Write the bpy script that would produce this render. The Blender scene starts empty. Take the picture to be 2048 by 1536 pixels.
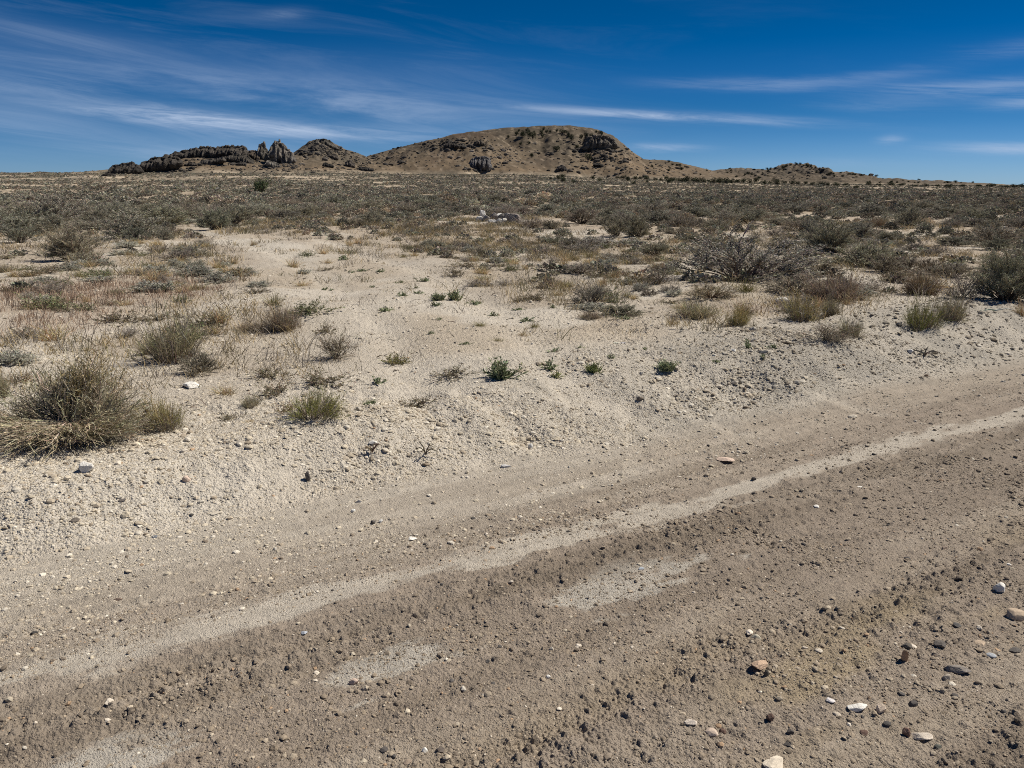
import bpy, math, random
import numpy as np
from mathutils import Vector, Matrix, Euler

SC = bpy.context.scene
COL = SC.collection
rng = np.random.default_rng(11)
random.seed(5)
PI = math.pi

# ------------------------------------------------------------------ camera model (reference pixels 2048x1536)
F = 1536.0
TH = math.radians(14.45)
CT, ST = math.cos(TH), math.sin(TH)
CAMZ = 1.6

def ray(px, py):
    x = (np.asarray(px, float) - 1024) / F
    v = (np.asarray(py, float) - 768) / F
    return x, CT - v * ST, -(ST + v * CT)

def project(x, y, z):
    zz = z - CAMZ
    d = np.maximum(y * CT - zz * ST, 1e-3)
    return 1024 + F * x / d, 768 - F * (y * ST + zz * CT) / d

# ------------------------------------------------------------------ numpy noise
def _h(ix, iy, seed):
    h = (ix.astype(np.uint32) * np.uint32(374761393) + iy.astype(np.uint32) * np.uint32(668265263)
         + np.uint32((seed * 974634777) & 0xffffffff))
    h = (h ^ (h >> np.uint32(13))) * np.uint32(1274126177)
    h = (h ^ (h >> np.uint32(15))) * np.uint32(2246822519)
    return ((h ^ (h >> np.uint32(16))) & np.uint32(0xffffff)).astype(np.float32) / 16777215.0

def vn(x, y, seed=0):
    fx, fy = np.floor(x), np.floor(y)
    ix, iy = fx.astype(np.int64), fy.astype(np.int64)
    tx, ty = x - fx, y - fy
    tx = tx * tx * tx * (tx * (tx * 6 - 15) + 10); ty = ty * ty * ty * (ty * (ty * 6 - 15) + 10)
    a, b = _h(ix, iy, seed), _h(ix + 1, iy, seed)
    c, d = _h(ix, iy + 1, seed), _h(ix + 1, iy + 1, seed)
    return (a + (b - a) * tx) * (1 - ty) + (c + (d - c) * tx) * ty

def fbm(x, y, octaves=4, seed=0, gain=0.5):
    s, a, n = 0.0, 1.0, 0.0
    x = np.asarray(x, float); y = np.asarray(y, float)
    for o in range(octaves):
        s = s + a * vn(x, y, seed + o * 17)
        n += a
        x, y = 1.6 * x - 1.2 * y + 3.7, 1.2 * x + 1.6 * y - 9.1
        a *= gain
    return s / n

def worley(x, y, seed=0):
    """distance to the closest jittered point, and that cell's random value"""
    fx, fy = np.floor(x), np.floor(y)
    best = np.full(np.shape(x), 9.0); val = np.zeros(np.shape(x))
    for i in (-1, 0, 1):
        for j in (-1, 0, 1):
            cx, cy = (fx + i).astype(np.int64), (fy + j).astype(np.int64)
            dx = cx + _h(cx, cy, seed) - x; dy = cy + _h(cx, cy, seed + 5) - y
            d = dx * dx + dy * dy
            m = d < best
            best = np.where(m, d, best); val = np.where(m, _h(cx, cy, seed + 9), val)
    return np.sqrt(best), val

def ss(a, b, x):
    t = np.clip((np.asarray(x, float) - a) / (b - a), 0, 1)
    return t * t * (3 - 2 * t)

def gauss(x, c, w):
    return np.exp(-((x - c) / w) ** 2)

# ------------------------------------------------------------------ landform
RA = math.radians(30.5)
def road_st(x, y):
    return -math.sin(RA) * x + math.cos(RA) * y, math.cos(RA) * x + math.sin(RA) * y

class Ridge:
    def __init__(self, pts, yc, yb, back, gully=0.12, seed=0, power=1.0):
        px = np.array([p[0] for p in pts], float); py = np.array([p[1] for p in pts], float)
        dx, dy, dz = ray(px, py)
        self.X = dx / dy * yc; self.Z = CAMZ + dz / dy * yc
        self.yc, self.yb, self.back, self.gully, self.seed, self.power = yc, yb, back, gully, seed, power
    def height(self, x, y, base):
        # gentle plan wobble so the ridge is no straight wall
        wob = (fbm(x / 60.0, y / 200.0, 3, self.seed) - 0.5) * (self.yc - self.yb) * 0.5
        yy = y + wob * np.clip((self.yc - y) / (self.yc - self.yb), 0, 1)
        c = np.interp(x, self.X, self.Z, left=-50, right=-50)
        w = (yy - self.yb) / (self.yc - self.yb)
        f = np.clip(w, 0, 1) ** self.power
        b = np.clip((yy - self.yc) / self.back, 0, 1)
        f = np.where(w > 1, 1 - b * b * (3 - 2 * b), f)
        rise = np.maximum(c - base, 0) * f
        g = np.abs(fbm(x / 26.0 + 7, y / 70.0, 4, self.seed + 3) - 0.5) * 2
        rise = rise * (1 - self.gully * 2.2 * (0.45 - g) * np.clip(f * (1 - f) * 4, 0, 1))
        return rise

RIDGES = [
    # the long rounded main hill
    Ridge([(640, 348), (740, 312), (780, 299), (840, 284), (900, 272), (940, 265), (985, 258), (1020, 255), (1060, 253), (1090, 251), (1140, 251),
           (1180, 256), (1200, 261), (1222, 270), (1232, 279), (1246, 288), (1262, 302), (1280, 314), (1300, 330), (1340, 346), (1380, 357)], 760, 600, 260, 0.20, 3, 0.85),
    # brown topped shoulder in front of it
    Ridge([(690, 340), (760, 322), (830, 296), (880, 276), (910, 267), (945, 263), (975, 266), (1000, 277), (1030, 296), (1060, 314), (1090, 332), (1120, 346)], 665, 585, 160, 0.22, 12, 0.9),
    # shoulder to its right
    Ridge([(1230, 345), (1262, 325), (1282, 318), (1310, 319), (1340, 321), (1380, 330), (1420, 340), (1460, 349), (1500, 358)], 700, 590, 200, 0.14, 22),
    # rocky knob
    Ridge([(560, 330), (585, 308), (603, 295), (622, 282), (640, 279), (657, 283), (672, 291), (690, 300), (715, 308), (740, 317), (790, 333), (830, 345)], 610, 548, 120, 0.15, 31, 0.95),
    # sandy ridge under the lava rocks
    Ridge([(180, 348), (215, 343), (260, 334), (290, 328), (345, 315), (400, 303), (480, 300), (520, 303), (560, 309), (600, 313), (660, 325), (720, 340), (770, 347)], 570, 508, 130, 0.10, 41, 0.8),
    # low swell at the far left
    Ridge([(-300, 352), (-60, 349), (40, 347), (90, 345), (150, 346), (200, 344), (240, 342), (330, 350)], 820, 700, 200, 0.05, 51),
    # distant hills at the right
    Ridge([(1370, 350), (1440, 339), (1480, 336), (1530, 339), (1560, 334), (1582, 326), (1600, 322), (1618, 327), (1640, 338), (1665, 344), (1700, 343), (1740, 352), (1760, 358),
           (1800, 359), (1850, 357), (1890, 362), (1930, 366), (1980, 371), (2060, 375)], 1500, 1240, 400, 0.25, 61, 0.9),
]

def landform(x, y, hill=False):
    x = np.asarray(x, float); y = np.asarray(y, float)
    s, t = road_st(x, y)
    r = np.hypot(x, y)
    yy = np.maximum(y, 1.0)
    u = np.clip(x / yy, -1, 1)
    e = np.interp(u, [-.7, -.3, 0, .2, .36, .6], [.0155, .0153, .0132, .0068, .0024, .0])
    crest = 4.45 + 0.3 * gauss(t, 2.9, 1.4) + (fbm(t / 1.7, s * 0 + 3.3, 3, 8) - .5) * 0.5
    sw = s + (fbm(t / .55, s / .8, 3, 19) - .5) * .28
    up = np.clip((sw - 3.72) / (crest - 3.72), 0, 1)
    hb = 0.19 + 0.10 * (fbm(t / 2.2, s * 0, 2, 4) - .5) + .05 * ss(4, 9, t)
    z = hb * (up * up * (3 - 2 * up)) * (1 - .35 * ss(0, 3, s - crest))
    far = ss(4.4, 9, s)
    z = z + (fbm(x / 7, y / 7, 3, 2) - .5) * .42 * far * (1 - .5 * ss(30, 80, r)) + (fbm(x / 1.3, y / 1.3, 3, 6) - .5) * .11 * far * (1 - ss(60, 120, r))
    # the road: faint crown and long ruts
    z = z + (1 - ss(3.6, 4.0, s)) * (.018 * np.sin(s * 5.2 + .6 * np.sin(t * .4)) * ss(.8, 1.6, s) * .5 + (fbm(t / 2.5, s / .35, 3, 14) - .5) * .035)
    z = z + 1.3 * ss(60, 500, yy) + e * yy * ss(40, 300, yy)
    z = z + (fbm(x / 45, y / 45, 3, 72) - .5) * 1.1 * ss(60, 180, yy)
    far_m = yy > 420
    hh = np.zeros_like(z)
    if np.any(far_m):
        xm, ym, bm_ = x[far_m], y[far_m], z[far_m]
        top = np.zeros_like(xm)
        for R in RIDGES:
            top = np.maximum(top, R.height(xm, ym, bm_))
        hh[far_m] = top
    z = z + hh
    return (z, hh) if hill else z

def ground_at(px, py):
    """world points where the sight lines through these reference pixels meet the land"""
    px = np.atleast_1d(np.asarray(px, float)); py = np.atleast_1d(np.asarray(py, float))
    dx, dy, dz = ray(px, py)
    Y = np.exp(np.linspace(math.log(1.2), math.log(2600), 2600))
    out = np.zeros((len(px), 3))
    for i in range(len(px)):
        X = dx[i] / dy[i] * Y; Z = CAMZ + dz[i] / dy[i] * Y
        d = Z - landform(X, Y)
        k = np.argmax(d < 0)
        if d[k] >= 0:
            k = len(Y) - 1
        k = max(k, 1)
        a = d[k - 1] / (d[k - 1] - d[k] + 1e-12)
        a = min(max(a, 0), 1)
        yy = Y[k - 1] + a * (Y[k] - Y[k - 1])
        out[i] = (dx[i] / dy[i] * yy, yy, 0)
    out[:, 2] = landform(out[:, 0], out[:, 1])
    return out

# ------------------------------------------------------------------ mesh building
def make_mesh(name, verts, faces, mat=None, color=None, smooth=False):
    """verts (n,3); faces (m,k) of one polygon size, or a list of such arrays; color (n,3) -> point attribute Col"""
    me = bpy.data.meshes.new(name)
    fl = faces if isinstance(faces, list) else [faces]
    fl = [np.asarray(f, np.int32) for f in fl if len(f)]
    nl = sum(f.size for f in fl); npoly = sum(len(f) for f in fl)
    me.vertices.add(len(verts)); me.loops.add(nl); me.polygons.add(npoly)
    me.vertices.foreach_set('co', np.ascontiguousarray(verts, np.float32).ravel())
    me.loops.foreach_set('vertex_index', np.concatenate([f.ravel() for f in fl]))
    starts = []; o = 0
    for f in fl:
        starts.append(o + np.arange(len(f), dtype=np.int32) * f.shape[1]); o += f.size
    me.polygons.foreach_set('loop_start', np.concatenate(starts).astype(np.int32))
    me.update(calc_edges=True)
    me.polygons.foreach_set('use_smooth', np.full(npoly, smooth, bool))
    if color is not None:
        ca = me.color_attributes.new('Col', 'FLOAT_COLOR', 'POINT')
        c4 = np.ones((len(verts), 4), np.float32); c4[:, :3] = color
        ca.data.foreach_set('color', c4.ravel())
    if mat is not None:
        me.materials.append(mat)
    return me

def link(name, me, parent=None, loc=None, rotz=0.0, scale=None, label=None, cat=None, group=None, kind=None):
    o = bpy.data.objects.new(name, me)
    COL.objects.link(o)
    if parent is not None: o.parent = parent
    if loc is not None: o.location = [float(c) for c in loc]
    if rotz: o.rotation_euler = (0, 0, float(rotz))
    if scale is not None: o.scale = [float(c) for c in scale]
    if label: o['label'] = label
    if cat: o['category'] = cat
    if group: o['group'] = group
    if kind: o['kind'] = kind
    return o

class Soup:
    """collects vertices and faces for one mesh"""
    def __init__(self): self.v, self.f, self.c, self.n = [], {}, [], 0
    def add(self, v, f, c=None):
        v = np.asarray(v, float).reshape(-1, 3); f = np.asarray(f, int)
        self.f.setdefault(f.shape[1], []).append(f + self.n)
        self.v.append(v); self.n += len(v)
        self.c.append(np.broadcast_to(np.asarray(c if c is not None else (1, 1, 1), float), (len(v), 3)))
    def mesh(self, name, mat, smooth=False):
        return make_mesh(name, np.concatenate(self.v), [np.concatenate(x) for x in self.f.values()], mat, np.concatenate(self.c), smooth)

def unit(a):
    return a / (np.linalg.norm(a, axis=-1, keepdims=True) + 1e-12)

def ribbons(S, P, W, c, g=None):
    """P (n,k,3) centre lines, W (n,k) half widths, c (n,3) colours"""
    g = g or rng
    n, k, _ = P.shape
    D = unit(P[:, -1] - P[:, 0])
    side = unit(np.cross(D, unit(g.normal(size=(n, 3)))))[:, None, :]
    V = np.stack([P - side * W[..., None], P + side * W[..., None]], 2).reshape(n, k * 2, 3)
    b = np.arange(n)[:, None] * (2 * k)
    q = []
    for i in range(k - 1):
        q.append(np.concatenate([b + 2 * i, b + 2 * i + 1, b + 2 * i + 3, b + 2 * i + 2], 1))
    S.add(V.reshape(-1, 3), np.concatenate(q), np.repeat(c, 2 * k, 0))

def tubes(S, P, W, c, g=None, m=4):
    g = g or rng
    n, k, _ = P.shape
    D = unit(P[:, -1] - P[:, 0])
    a = unit(np.cross(D, unit(g.normal(size=(n, 3))))); b2 = np.cross(D, a)
    ang = np.arange(m) * 2 * PI / m
    ring = a[:, None, :] * np.cos(ang)[None, :, None] + b2[:, None, :] * np.sin(ang)[None, :, None]
    V = P[:, :, None, :] + ring[:, None] * W[:, :, None, None]
    base = np.arange(n)[:, None] * (k * m)
    q = []
    for i in range(k - 1):
        for j in range(m):
            j2 = (j + 1) % m
            q.append(np.concatenate([base + i * m + j, base + i * m + j2, base + (i + 1) * m + j2, base + (i + 1) * m + j], 1))
    S.add(V.reshape(-1, 3), np.concatenate(q), np.repeat(c, k * m, 0))

def leaves(S, P, D, L, Wd, c, g=None):
    """one diamond leaf at each point P along D"""
    g = g or rng
    n = len(P)
    D = unit(D); side = unit(np.cross(D, unit(g.normal(size=(n, 3)))))
    L = np.broadcast_to(np.asarray(L, float), (n,))[:, None]; Wd = np.broadcast_to(np.asarray(Wd, float), (n,))[:, None]
    V = np.stack([P, P + D * L * .5 + side * Wd, P + D * L, P + D * L * .5 - side * Wd], 1)
    S.add(V.reshape(-1, 3), np.arange(n * 4).reshape(n, 4), np.repeat(c, 4, 0))

def tint(n, base, var=.18, g=None, hue=.06):
    g = g or rng
    k = np.exp(g.normal(0, var, (n, 1)))
    return np.asarray(base)[None] * k * (1 + g.normal(0, hue, (n, 3)))

def ico(sub):
    p = (1 + 5 ** .5) / 2
    v = [(-1, p, 0), (1, p, 0), (-1, -p, 0), (1, -p, 0), (0, -1, p), (0, 1, p), (0, -1, -p), (0, 1, -p), (p, 0, -1), (p, 0, 1), (-p, 0, -1), (-p, 0, 1)]
    f = [(0, 11, 5), (0, 5, 1), (0, 1, 7), (0, 7, 10), (0, 10, 11), (1, 5, 9), (5, 11, 4), (11, 10, 2), (10, 7, 6), (7, 1, 8), (3, 9, 4), (3, 4, 2), (3, 2, 6), (3, 6, 8), (3, 8, 9),
         (4, 9, 5), (2, 4, 11), (6, 2, 10), (8, 6, 7), (9, 8, 1)]
    v = [np.array(a) / np.linalg.norm(a) for a in v]
    for _ in range(sub):
        cache, nf = {}, []
        def mid(a, b):
            k = (min(a, b), max(a, b))
            if k not in cache:
                m = v[a] + v[b]; v.append(m / np.linalg.norm(m)); cache[k] = len(v) - 1
            return cache[k]
        for a, b, c in f:
            x, y, z = mid(a, b), mid(b, c), mid(c, a)
            nf += [(a, x, z), (b, y, x), (c, z, y), (x, y, z)]
        f = nf
    return np.array(v), np.array(f)
ICO = [ico(i) for i in range(4)]

def boulder(g, sub=2, planes=9, rough=.05, lo=.55, hi=1.0):
    """broken stone: a ball cut by random planes, then roughened; radius about 1"""
    d, f = ICO[sub]
    n = unit(g.normal(size=(planes, 3))); h = g.uniform(lo, hi, planes)
    q = d @ n.T
    r = np.min(np.where(q > .05, h[None] / np.maximum(q, .05), 1.25), axis=1)
    r = np.minimum(r, 1.15) * (1 + g.normal(0, rough, len(d)))
    return d * r[:, None], f

# ------------------------------------------------------------------ materials
def mat_base(name):
    m = bpy.data.materials.new(name); m.use_nodes = True
    nt = m.node_tree
    b = nt.nodes['Principled BSDF']
    b.inputs['Roughness'].default_value = .9
    b.inputs['Specular IOR Level'].default_value = .15
    return m, nt, b

def add_noise(nt, scale, detail=4, rough=.6, coord='Object'):
    tc = nt.nodes.new('ShaderNodeTexCoord'); n = nt.nodes.new('ShaderNodeTexNoise')
    n.inputs['Scale'].default_value = scale; n.inputs['Detail'].default_value = detail; n.inputs['Roughness'].default_value = rough
    nt.links.new(tc.outputs[coord], n.inputs['Vector'])
    return n

def mulcol(nt, a, lo, hi, fac):
    """colour a times a value between lo and hi chosen by fac"""
    mr = nt.nodes.new('ShaderNodeMapRange'); mr.inputs['From Min'].default_value = .3; mr.inputs['From Max'].default_value = .7
    mr.inputs['To Min'].default_value = lo; mr.inputs['To Max'].default_value = hi
    nt.links.new(fac, mr.inputs['Value'])
    v = nt.nodes.new('ShaderNodeVectorMath'); v.operation = 'SCALE'
    nt.links.new(a, v.inputs[0]); nt.links.new(mr.outputs[0], v.inputs['Scale'])
    return v.outputs[0]

def mat_ground(name, bump=.5, fine=260.0, coarse=45.0, clods=()):
    m, nt, b = mat_base(name)
    at = nt.nodes.new('ShaderNodeAttribute'); at.attribute_name = 'Col'
    n1 = add_noise(nt, fine, 3, .7); n2 = add_noise(nt, coarse, 5, .65)
    c = mulcol(nt, at.outputs['Color'], .80, 1.2, n1.outputs['Fac'])
    c = mulcol(nt, c, .86, 1.14, n2.outputs['Fac'])
    nt.links.new(c, b.inputs['Base Color'])
    bp = nt.nodes.new('ShaderNodeBump'); bp.inputs['Strength'].default_value = bump; bp.inputs['Distance'].default_value = .006
    ad = nt.nodes.new('ShaderNodeMath'); ad.operation = 'MULTIPLY_ADD'; ad.inputs[1].default_value = 2.0
    nt.links.new(n2.outputs['Fac'], ad.inputs[0]); nt.links.new(n1.outputs['Fac'], ad.inputs[2])
    h = ad.outputs[0]
    for vs, amt in clods:
        vo = nt.nodes.new('ShaderNodeTexVoronoi'); vo.inputs['Scale'].default_value = vs; vo.inputs['Randomness'].default_value = 1
        tc = nt.nodes.new('ShaderNodeTexCoord'); nt.links.new(tc.outputs['Object'], vo.inputs['Vector'])
        a2 = nt.nodes.new('ShaderNodeMath'); a2.operation = 'MULTIPLY_ADD'; a2.inputs[1].default_value = -amt
        nt.links.new(vo.outputs['Distance'], a2.inputs[0]); nt.links.new(h, a2.inputs[2]); h = a2.outputs[0]
    nt.links.new(h, bp.inputs['Height']); nt.links.new(bp.outputs[0], b.inputs['Normal'])
    b.inputs['Specular IOR Level'].default_value = .08
    return m

def mat_attr(name, rough=.85, spec=.2, noise=30.0, lo=.8, hi=1.2, objvar=.12, trans=0.0):
    """colour from the mesh attribute, varied a little per object"""
    m, nt, b = mat_base(name)
    at = nt.nodes.new('ShaderNodeAttribute'); at.attribute_name = 'Col'
    n = add_noise(nt, noise, 4, .6)
    c = mulcol(nt, at.outputs['Color'], lo, hi, n.outputs['Fac'])
    oi = nt.nodes.new('ShaderNodeObjectInfo')
    mr = nt.nodes.new('ShaderNodeMapRange'); mr.inputs['To Min'].default_value = 1 - objvar; mr.inputs['To Max'].default_value = 1 + objvar
    nt.links.new(oi.outputs['Random'], mr.inputs['Value'])
    v = nt.nodes.new('ShaderNodeVectorMath'); v.operation = 'SCALE'
    nt.links.new(c, v.inputs[0]); nt.links.new(mr.outputs[0], v.inputs['Scale'])
    mc = nt.nodes.new('ShaderNodeMix'); mc.data_type = 'RGBA'; mc.blend_type = 'MULTIPLY'; mc.inputs[0].default_value = 1.0
    nt.links.new(v.outputs[0], mc.inputs[6]); nt.links.new(oi.outputs['Color'], mc.inputs[7])
    nt.links.new(mc.outputs[2], b.inputs['Base Color'])
    b.inputs['Roughness'].default_value = rough; b.inputs['Specular IOR Level'].default_value = spec
    if trans:
        tr = nt.nodes.new('ShaderNodeBsdfTranslucent'); mxs = nt.nodes.new('ShaderNodeMixShader'); mxs.inputs[0].default_value = trans
        nt.links.new(mc.outputs[2], tr.inputs['Color']); nt.links.new(b.outputs[0], mxs.inputs[1]); nt.links.new(tr.outputs[0], mxs.inputs[2])
        nt.links.new(mxs.outputs[0], nt.nodes['Material Output'].inputs['Surface'])
    return m

def mat_rock(name, scale=3.0, bump=.6, dist=.05, lo=.6, hi=1.4):
    m, nt, b = mat_base(name)
    at = nt.nodes.new('ShaderNodeAttribute'); at.attribute_name = 'Col'
    n1 = add_noise(nt, scale, 8, .7); n2 = add_noise(nt, scale * 5, 5, .7)
    c = mulcol(nt, at.outputs['Color'], lo, hi, n1.outputs['Fac'])
    c = mulcol(nt, c, .8, 1.2, n2.outputs['Fac'])
    oi = nt.nodes.new('ShaderNodeObjectInfo')
    mc = nt.nodes.new('ShaderNodeMix'); mc.data_type = 'RGBA'; mc.blend_type = 'MULTIPLY'; mc.inputs[0].default_value = 1.0
    nt.links.new(c, mc.inputs[6]); nt.links.new(oi.outputs['Color'], mc.inputs[7])
    nt.links.new(mc.outputs[2], b.inputs['Base Color'])
    bp = nt.nodes.new('ShaderNodeBump'); bp.inputs['Strength'].default_value = bump; bp.inputs['Distance'].default_value = dist
    nt.links.new(n1.outputs['Fac'], bp.inputs['Height']); nt.links.new(bp.outputs[0], b.inputs['Normal'])
    return m

M_ROAD = mat_ground('packed_gravel', .8, 330, 70, ((150, .8), (240, .6)))
M_SOIL = mat_ground('dry_soil', .85, 160, 35, ((70, 1.6), (130, .8)))
M_HILL = mat_ground('hill_slope', .5, 1.2, .25)
M_GRAV = mat_attr('gravel_stone', .85, .2, 120, .85, 1.15, 0)
M_STONE = mat_rock('loose_stone', 40, .5, .004, .75, 1.25)
M_LAVA = mat_rock('lava_rock', .45, .8, .5, .55, 1.5)
M_LEAF = mat_attr('shrub_leaf', .8, .15, 2.2, .8, 1.2, .16, .15)
M_WOOD = mat_attr('shrub_wood', .85, .1, 25, .75, 1.25, .12)
M_GRASS = mat_attr('dry_grass_blade', .7, .2, 8, .85, 1.15, .14, .2)
M_JUN = mat_attr('juniper_foliage', .8, .1, .9, .7, 1.3, .15)

# ------------------------------------------------------------------ terrain sheet
def inside(px, py, poly):
    c = np.zeros(np.shape(px), bool)
    n = len(poly)
    for i in range(n):
        x1, y1 = poly[i]; x2, y2 = poly[(i + 1) % n]
        m = ((y1 > py) != (y2 > py)) & (px < (x2 - x1) * (py - y1) / ((y2 - y1) + 1e-9) + x1)
        c ^= m
    return c

# plan of the pale two-track that leaves the road (world x, y), from its outline in the reference
TRACK_PX = [(700, 830), (560, 620), (520, 545), (470, 500), (385, 468), (345, 452), (400, 449), (470, 468), (600, 487), (740, 512), (900, 560), (1060, 610), (1230, 660), (1400, 715), (1330, 790), (1000, 800)]
_tp = ground_at([p[0] for p in TRACK_PX], [p[1] for p in TRACK_PX])
TRACK = [(a[0], a[1]) for a in _tp]
# bare pale clearing round the track
CLEAR_PX = [(690, 850), (610, 720), (590, 610), (520, 550), (400, 484), (392, 455), (500, 462), (640, 480), (790, 482), (890, 520), (1010, 560), (1110, 615), (1260, 670), (1420, 705), (1400, 800), (900, 850)]
_cp = ground_at([p[0] for p in CLEAR_PX], [p[1] for p in CLEAR_PX])
CLEAR = [(a[0], a[1]) for a in _cp]

def px_world(pts):
    g = ground_at([p[0] for p in pts], [p[1] for p in pts])
    return g

def blob_field(x, y, blobs):
    """sum of soft world-space patches; each (x, y, radius along x, radius along y, strength)"""
    o = np.zeros(np.shape(x))
    for bx, by, rx, ry, st in blobs:
        o = np.maximum(o, st * np.exp(-(((x - bx) / rx) ** 2 + ((y - by) / ry) ** 2)))
    return o

def ground_blobs(lst):
    """(px, py, width px, depth in metres, strength) -> world patches"""
    g = ground_at([l[0] for l in lst], [l[1] for l in lst])
    return [(p[0], p[1], l[2] * p[1] / F, l[3], l[4]) for p, l in zip(g, lst)]

az = np.concatenate([np.radians(np.linspace(-180, -50, 16)[:-1]), np.radians(np.linspace(-50, -45, 5)[:-1]), np.radians(np.linspace(-45, 45, 1520)), np.radians(np.linspace(45, 50, 5)[1:]), np.radians(np.linspace(50, 180, 16)[1:])])
rr = np.concatenate([[.05, .3, .6, .85, 1.05, 1.2], 1 / np.linspace(1 / 1.3, 1 / 40., 1050), np.exp(np.linspace(math.log(40), math.log(450), 150))[1:],
                     np.linspace(450, 860, 240)[1:], np.linspace(860, 1230, 24)[1:], np.linspace(1230, 1520, 80)[1:], [1560, 1640, 1800, 2100, 2600, 3400, 4500, 6000]])
A, R = np.meshgrid(az, rr)
GX, GY = R * np.sin(A), R * np.cos(A)
NR, NA = GX.shape
GX, GY, RR = GX.ravel(), GY.ravel(), R.ravel()
GZ, GH = landform(GX, GY, hill=True)
S_, T_ = road_st(GX, GY)

def line_dist(x, y, pts_px):
    g_ = ground_at([p[0] for p in pts_px], [p[1] for p in pts_px]); d = np.full(np.shape(x), 99.0)
    for a, b in zip(g_[:-1], g_[1:]):
        ex, ey = b[0] - a[0], b[1] - a[1]; k = np.clip(((x - a[0]) * ex + (y - a[1]) * ey) / (ex * ex + ey * ey), 0, 1)
        d = np.minimum(d, np.hypot(x - a[0] - k * ex, y - a[1] - k * ey))
    return d
RUT_A = [(395, 462), (470, 480), (560, 507), (640, 547), (720, 602), (790, 680), (830, 760), (850, 840)]
RUT_B = [(430, 455), (560, 470), (700, 498), (850, 545), (980, 610), (1080, 690), (1150, 780), (1185, 850)]
MARKS = [([(1050, 765), (1085, 800), (1120, 840), (1165, 885)], .05), ([(870, 790), (850, 830), (805, 905)], .06), ([(925, 785), (895, 840), (850, 895)], .05), ([(950, 790), (930, 840), (890, 880)], .035), ([(1262, 800), (1262, 860), (1268, 935)], .05),
         ([(1120, 770), (1160, 820), (1190, 850)], .04), ([(600, 860), (450, 905), (300, 955)], .05), ([(520, 900), (380, 945)], .04), ([(1330, 770), (1400, 830), (1500, 880)], .05), ([(1560, 740), (1640, 790), (1760, 830)], .05)]
near = RR < 45
gx, gy, s, t, r = GX[near], GY[near], S_[near], T_[near], RR[near]
road = 1 - ss(3.55, 3.95, s + (fbm(t / .6, s / .6, 3, 19) - .5) * .3)
track = inside(gx, gy, TRACK).astype(float)
clear = inside(gx, gy, CLEAR).astype(float)

# --- fine relief in the near ground: pebbly crust, clods, wheel ruts
roughness = .35 + .9 * fbm(t / .9, s / .22, 4, 33)
roughness = roughness * np.where(s < 2.75, 1.25, .95)
streak = ss(.55, .88, gauss(s + (fbm(t / 1.1, s * 0, 3, 5) - .5) * .20, 2.71, .13 + .08 * (fbm(t / 1.2, s * 0 + 1, 2, 9) - .4)) + 1.5 * (fbm(t / .30, s / .075, 5, 41, .6) - .5) - .06 * ss(1, 4, t) * gauss(t, 1.2, .6))
ruffle = fbm(t / 1.1, s / .028, 3, 43) - .5
streak2 = ss(.58, .85, gauss(s + (fbm(t / 1.3, s * 0 + 4, 3, 6) - .5) * .2, 2.22, .17) * (gauss(t, .78, .30) + gauss(t, 1.85, .55) + .9 * gauss(t, -.15, .42)) + 1.5 * (fbm(t / .28, s / .09, 5, 55, .6) - .5))
yellow = gauss(s + (fbm(t / 1.5, s * 0 + 8, 2, 60) - .5) * .2, 1.42, .28) * ss(.35, .6, fbm(t / .8, s / .25, 4, 61)) * ss(0, 1.5, t)
band = ss(3.02, 3.3, s + (fbm(t / 1.2, s / .3, 3, 13) - .5) * .5) * (1 - ss(2.0, 5.5, t)) * road
smoothness = np.clip(streak + streak2 + .7 * band, 0, 1)
w1, v1 = worley(gx / .0125, gy / .0125, 1); w2, v2 = worley(gx / .034, gy / .034, 2)
pebble = np.clip(.75 - w1, 0, 1) * (.35 + v1) * .0062 * (1 - ss(3.2, 5.0, r)) + np.clip(.7 - w2, 0, 1) * (v2 > .8) * .013 * (1 - ss(5.5, 9, r))
w3, v3 = worley(gx / .036 + 5, gy / .036, 3)
pebble = pebble + np.clip(.62 - w3, 0, 1) * ss(.25, .8, v3) * (.022 + .020 * ss(2.4, 4.5, t)) * ss(3.4, 4.6, r) * (1 - ss(9, 13, r)) * ss(.36, .58, fbm(gx / .5, gy / .5, 3, 153)) * ss(3.3, 3.9, s)
del w1, w2, w3
fine = (fbm(gx / .035, gy / .035, 3, 70) - .5) * .008 * (1 - ss(4, 7, r)) + (fbm(gx / .13, gy / .13, 3, 71) - .5) * .018
wv_ = s + (fbm(t / 1.6, s * 0 + 6, 3, 170) - .5) * .22
roughness = roughness * (1 + .75 * np.maximum.reduce([gauss(wv_, 1.62, .12), gauss(wv_, 2.45, .12), gauss(wv_, .9, .14)]) - .45 * np.maximum(gauss(wv_, 1.84, .10), gauss(wv_, 1.12, .13)))
amp = np.clip(roughness, .2, 2.4) * (1 - .72 * smoothness) * (1 - .3 * track)
bankz = ss(3.7, 4.1, s) * (1 - ss(5.2, 6.5, s))
clod = ((fbm(gx / .22, gy / .22, 4, 73) - .5) * .045 + (np.abs(fbm(t / .8, s / .13, 4, 75) - .5) - .12) * -.16 * ss(1.2, 4.2, t)) * bankz * (.5 + .9 * ss(.42, .62, fbm(gx / 1.3, gy / 1.3, 2, 74)))
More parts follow.
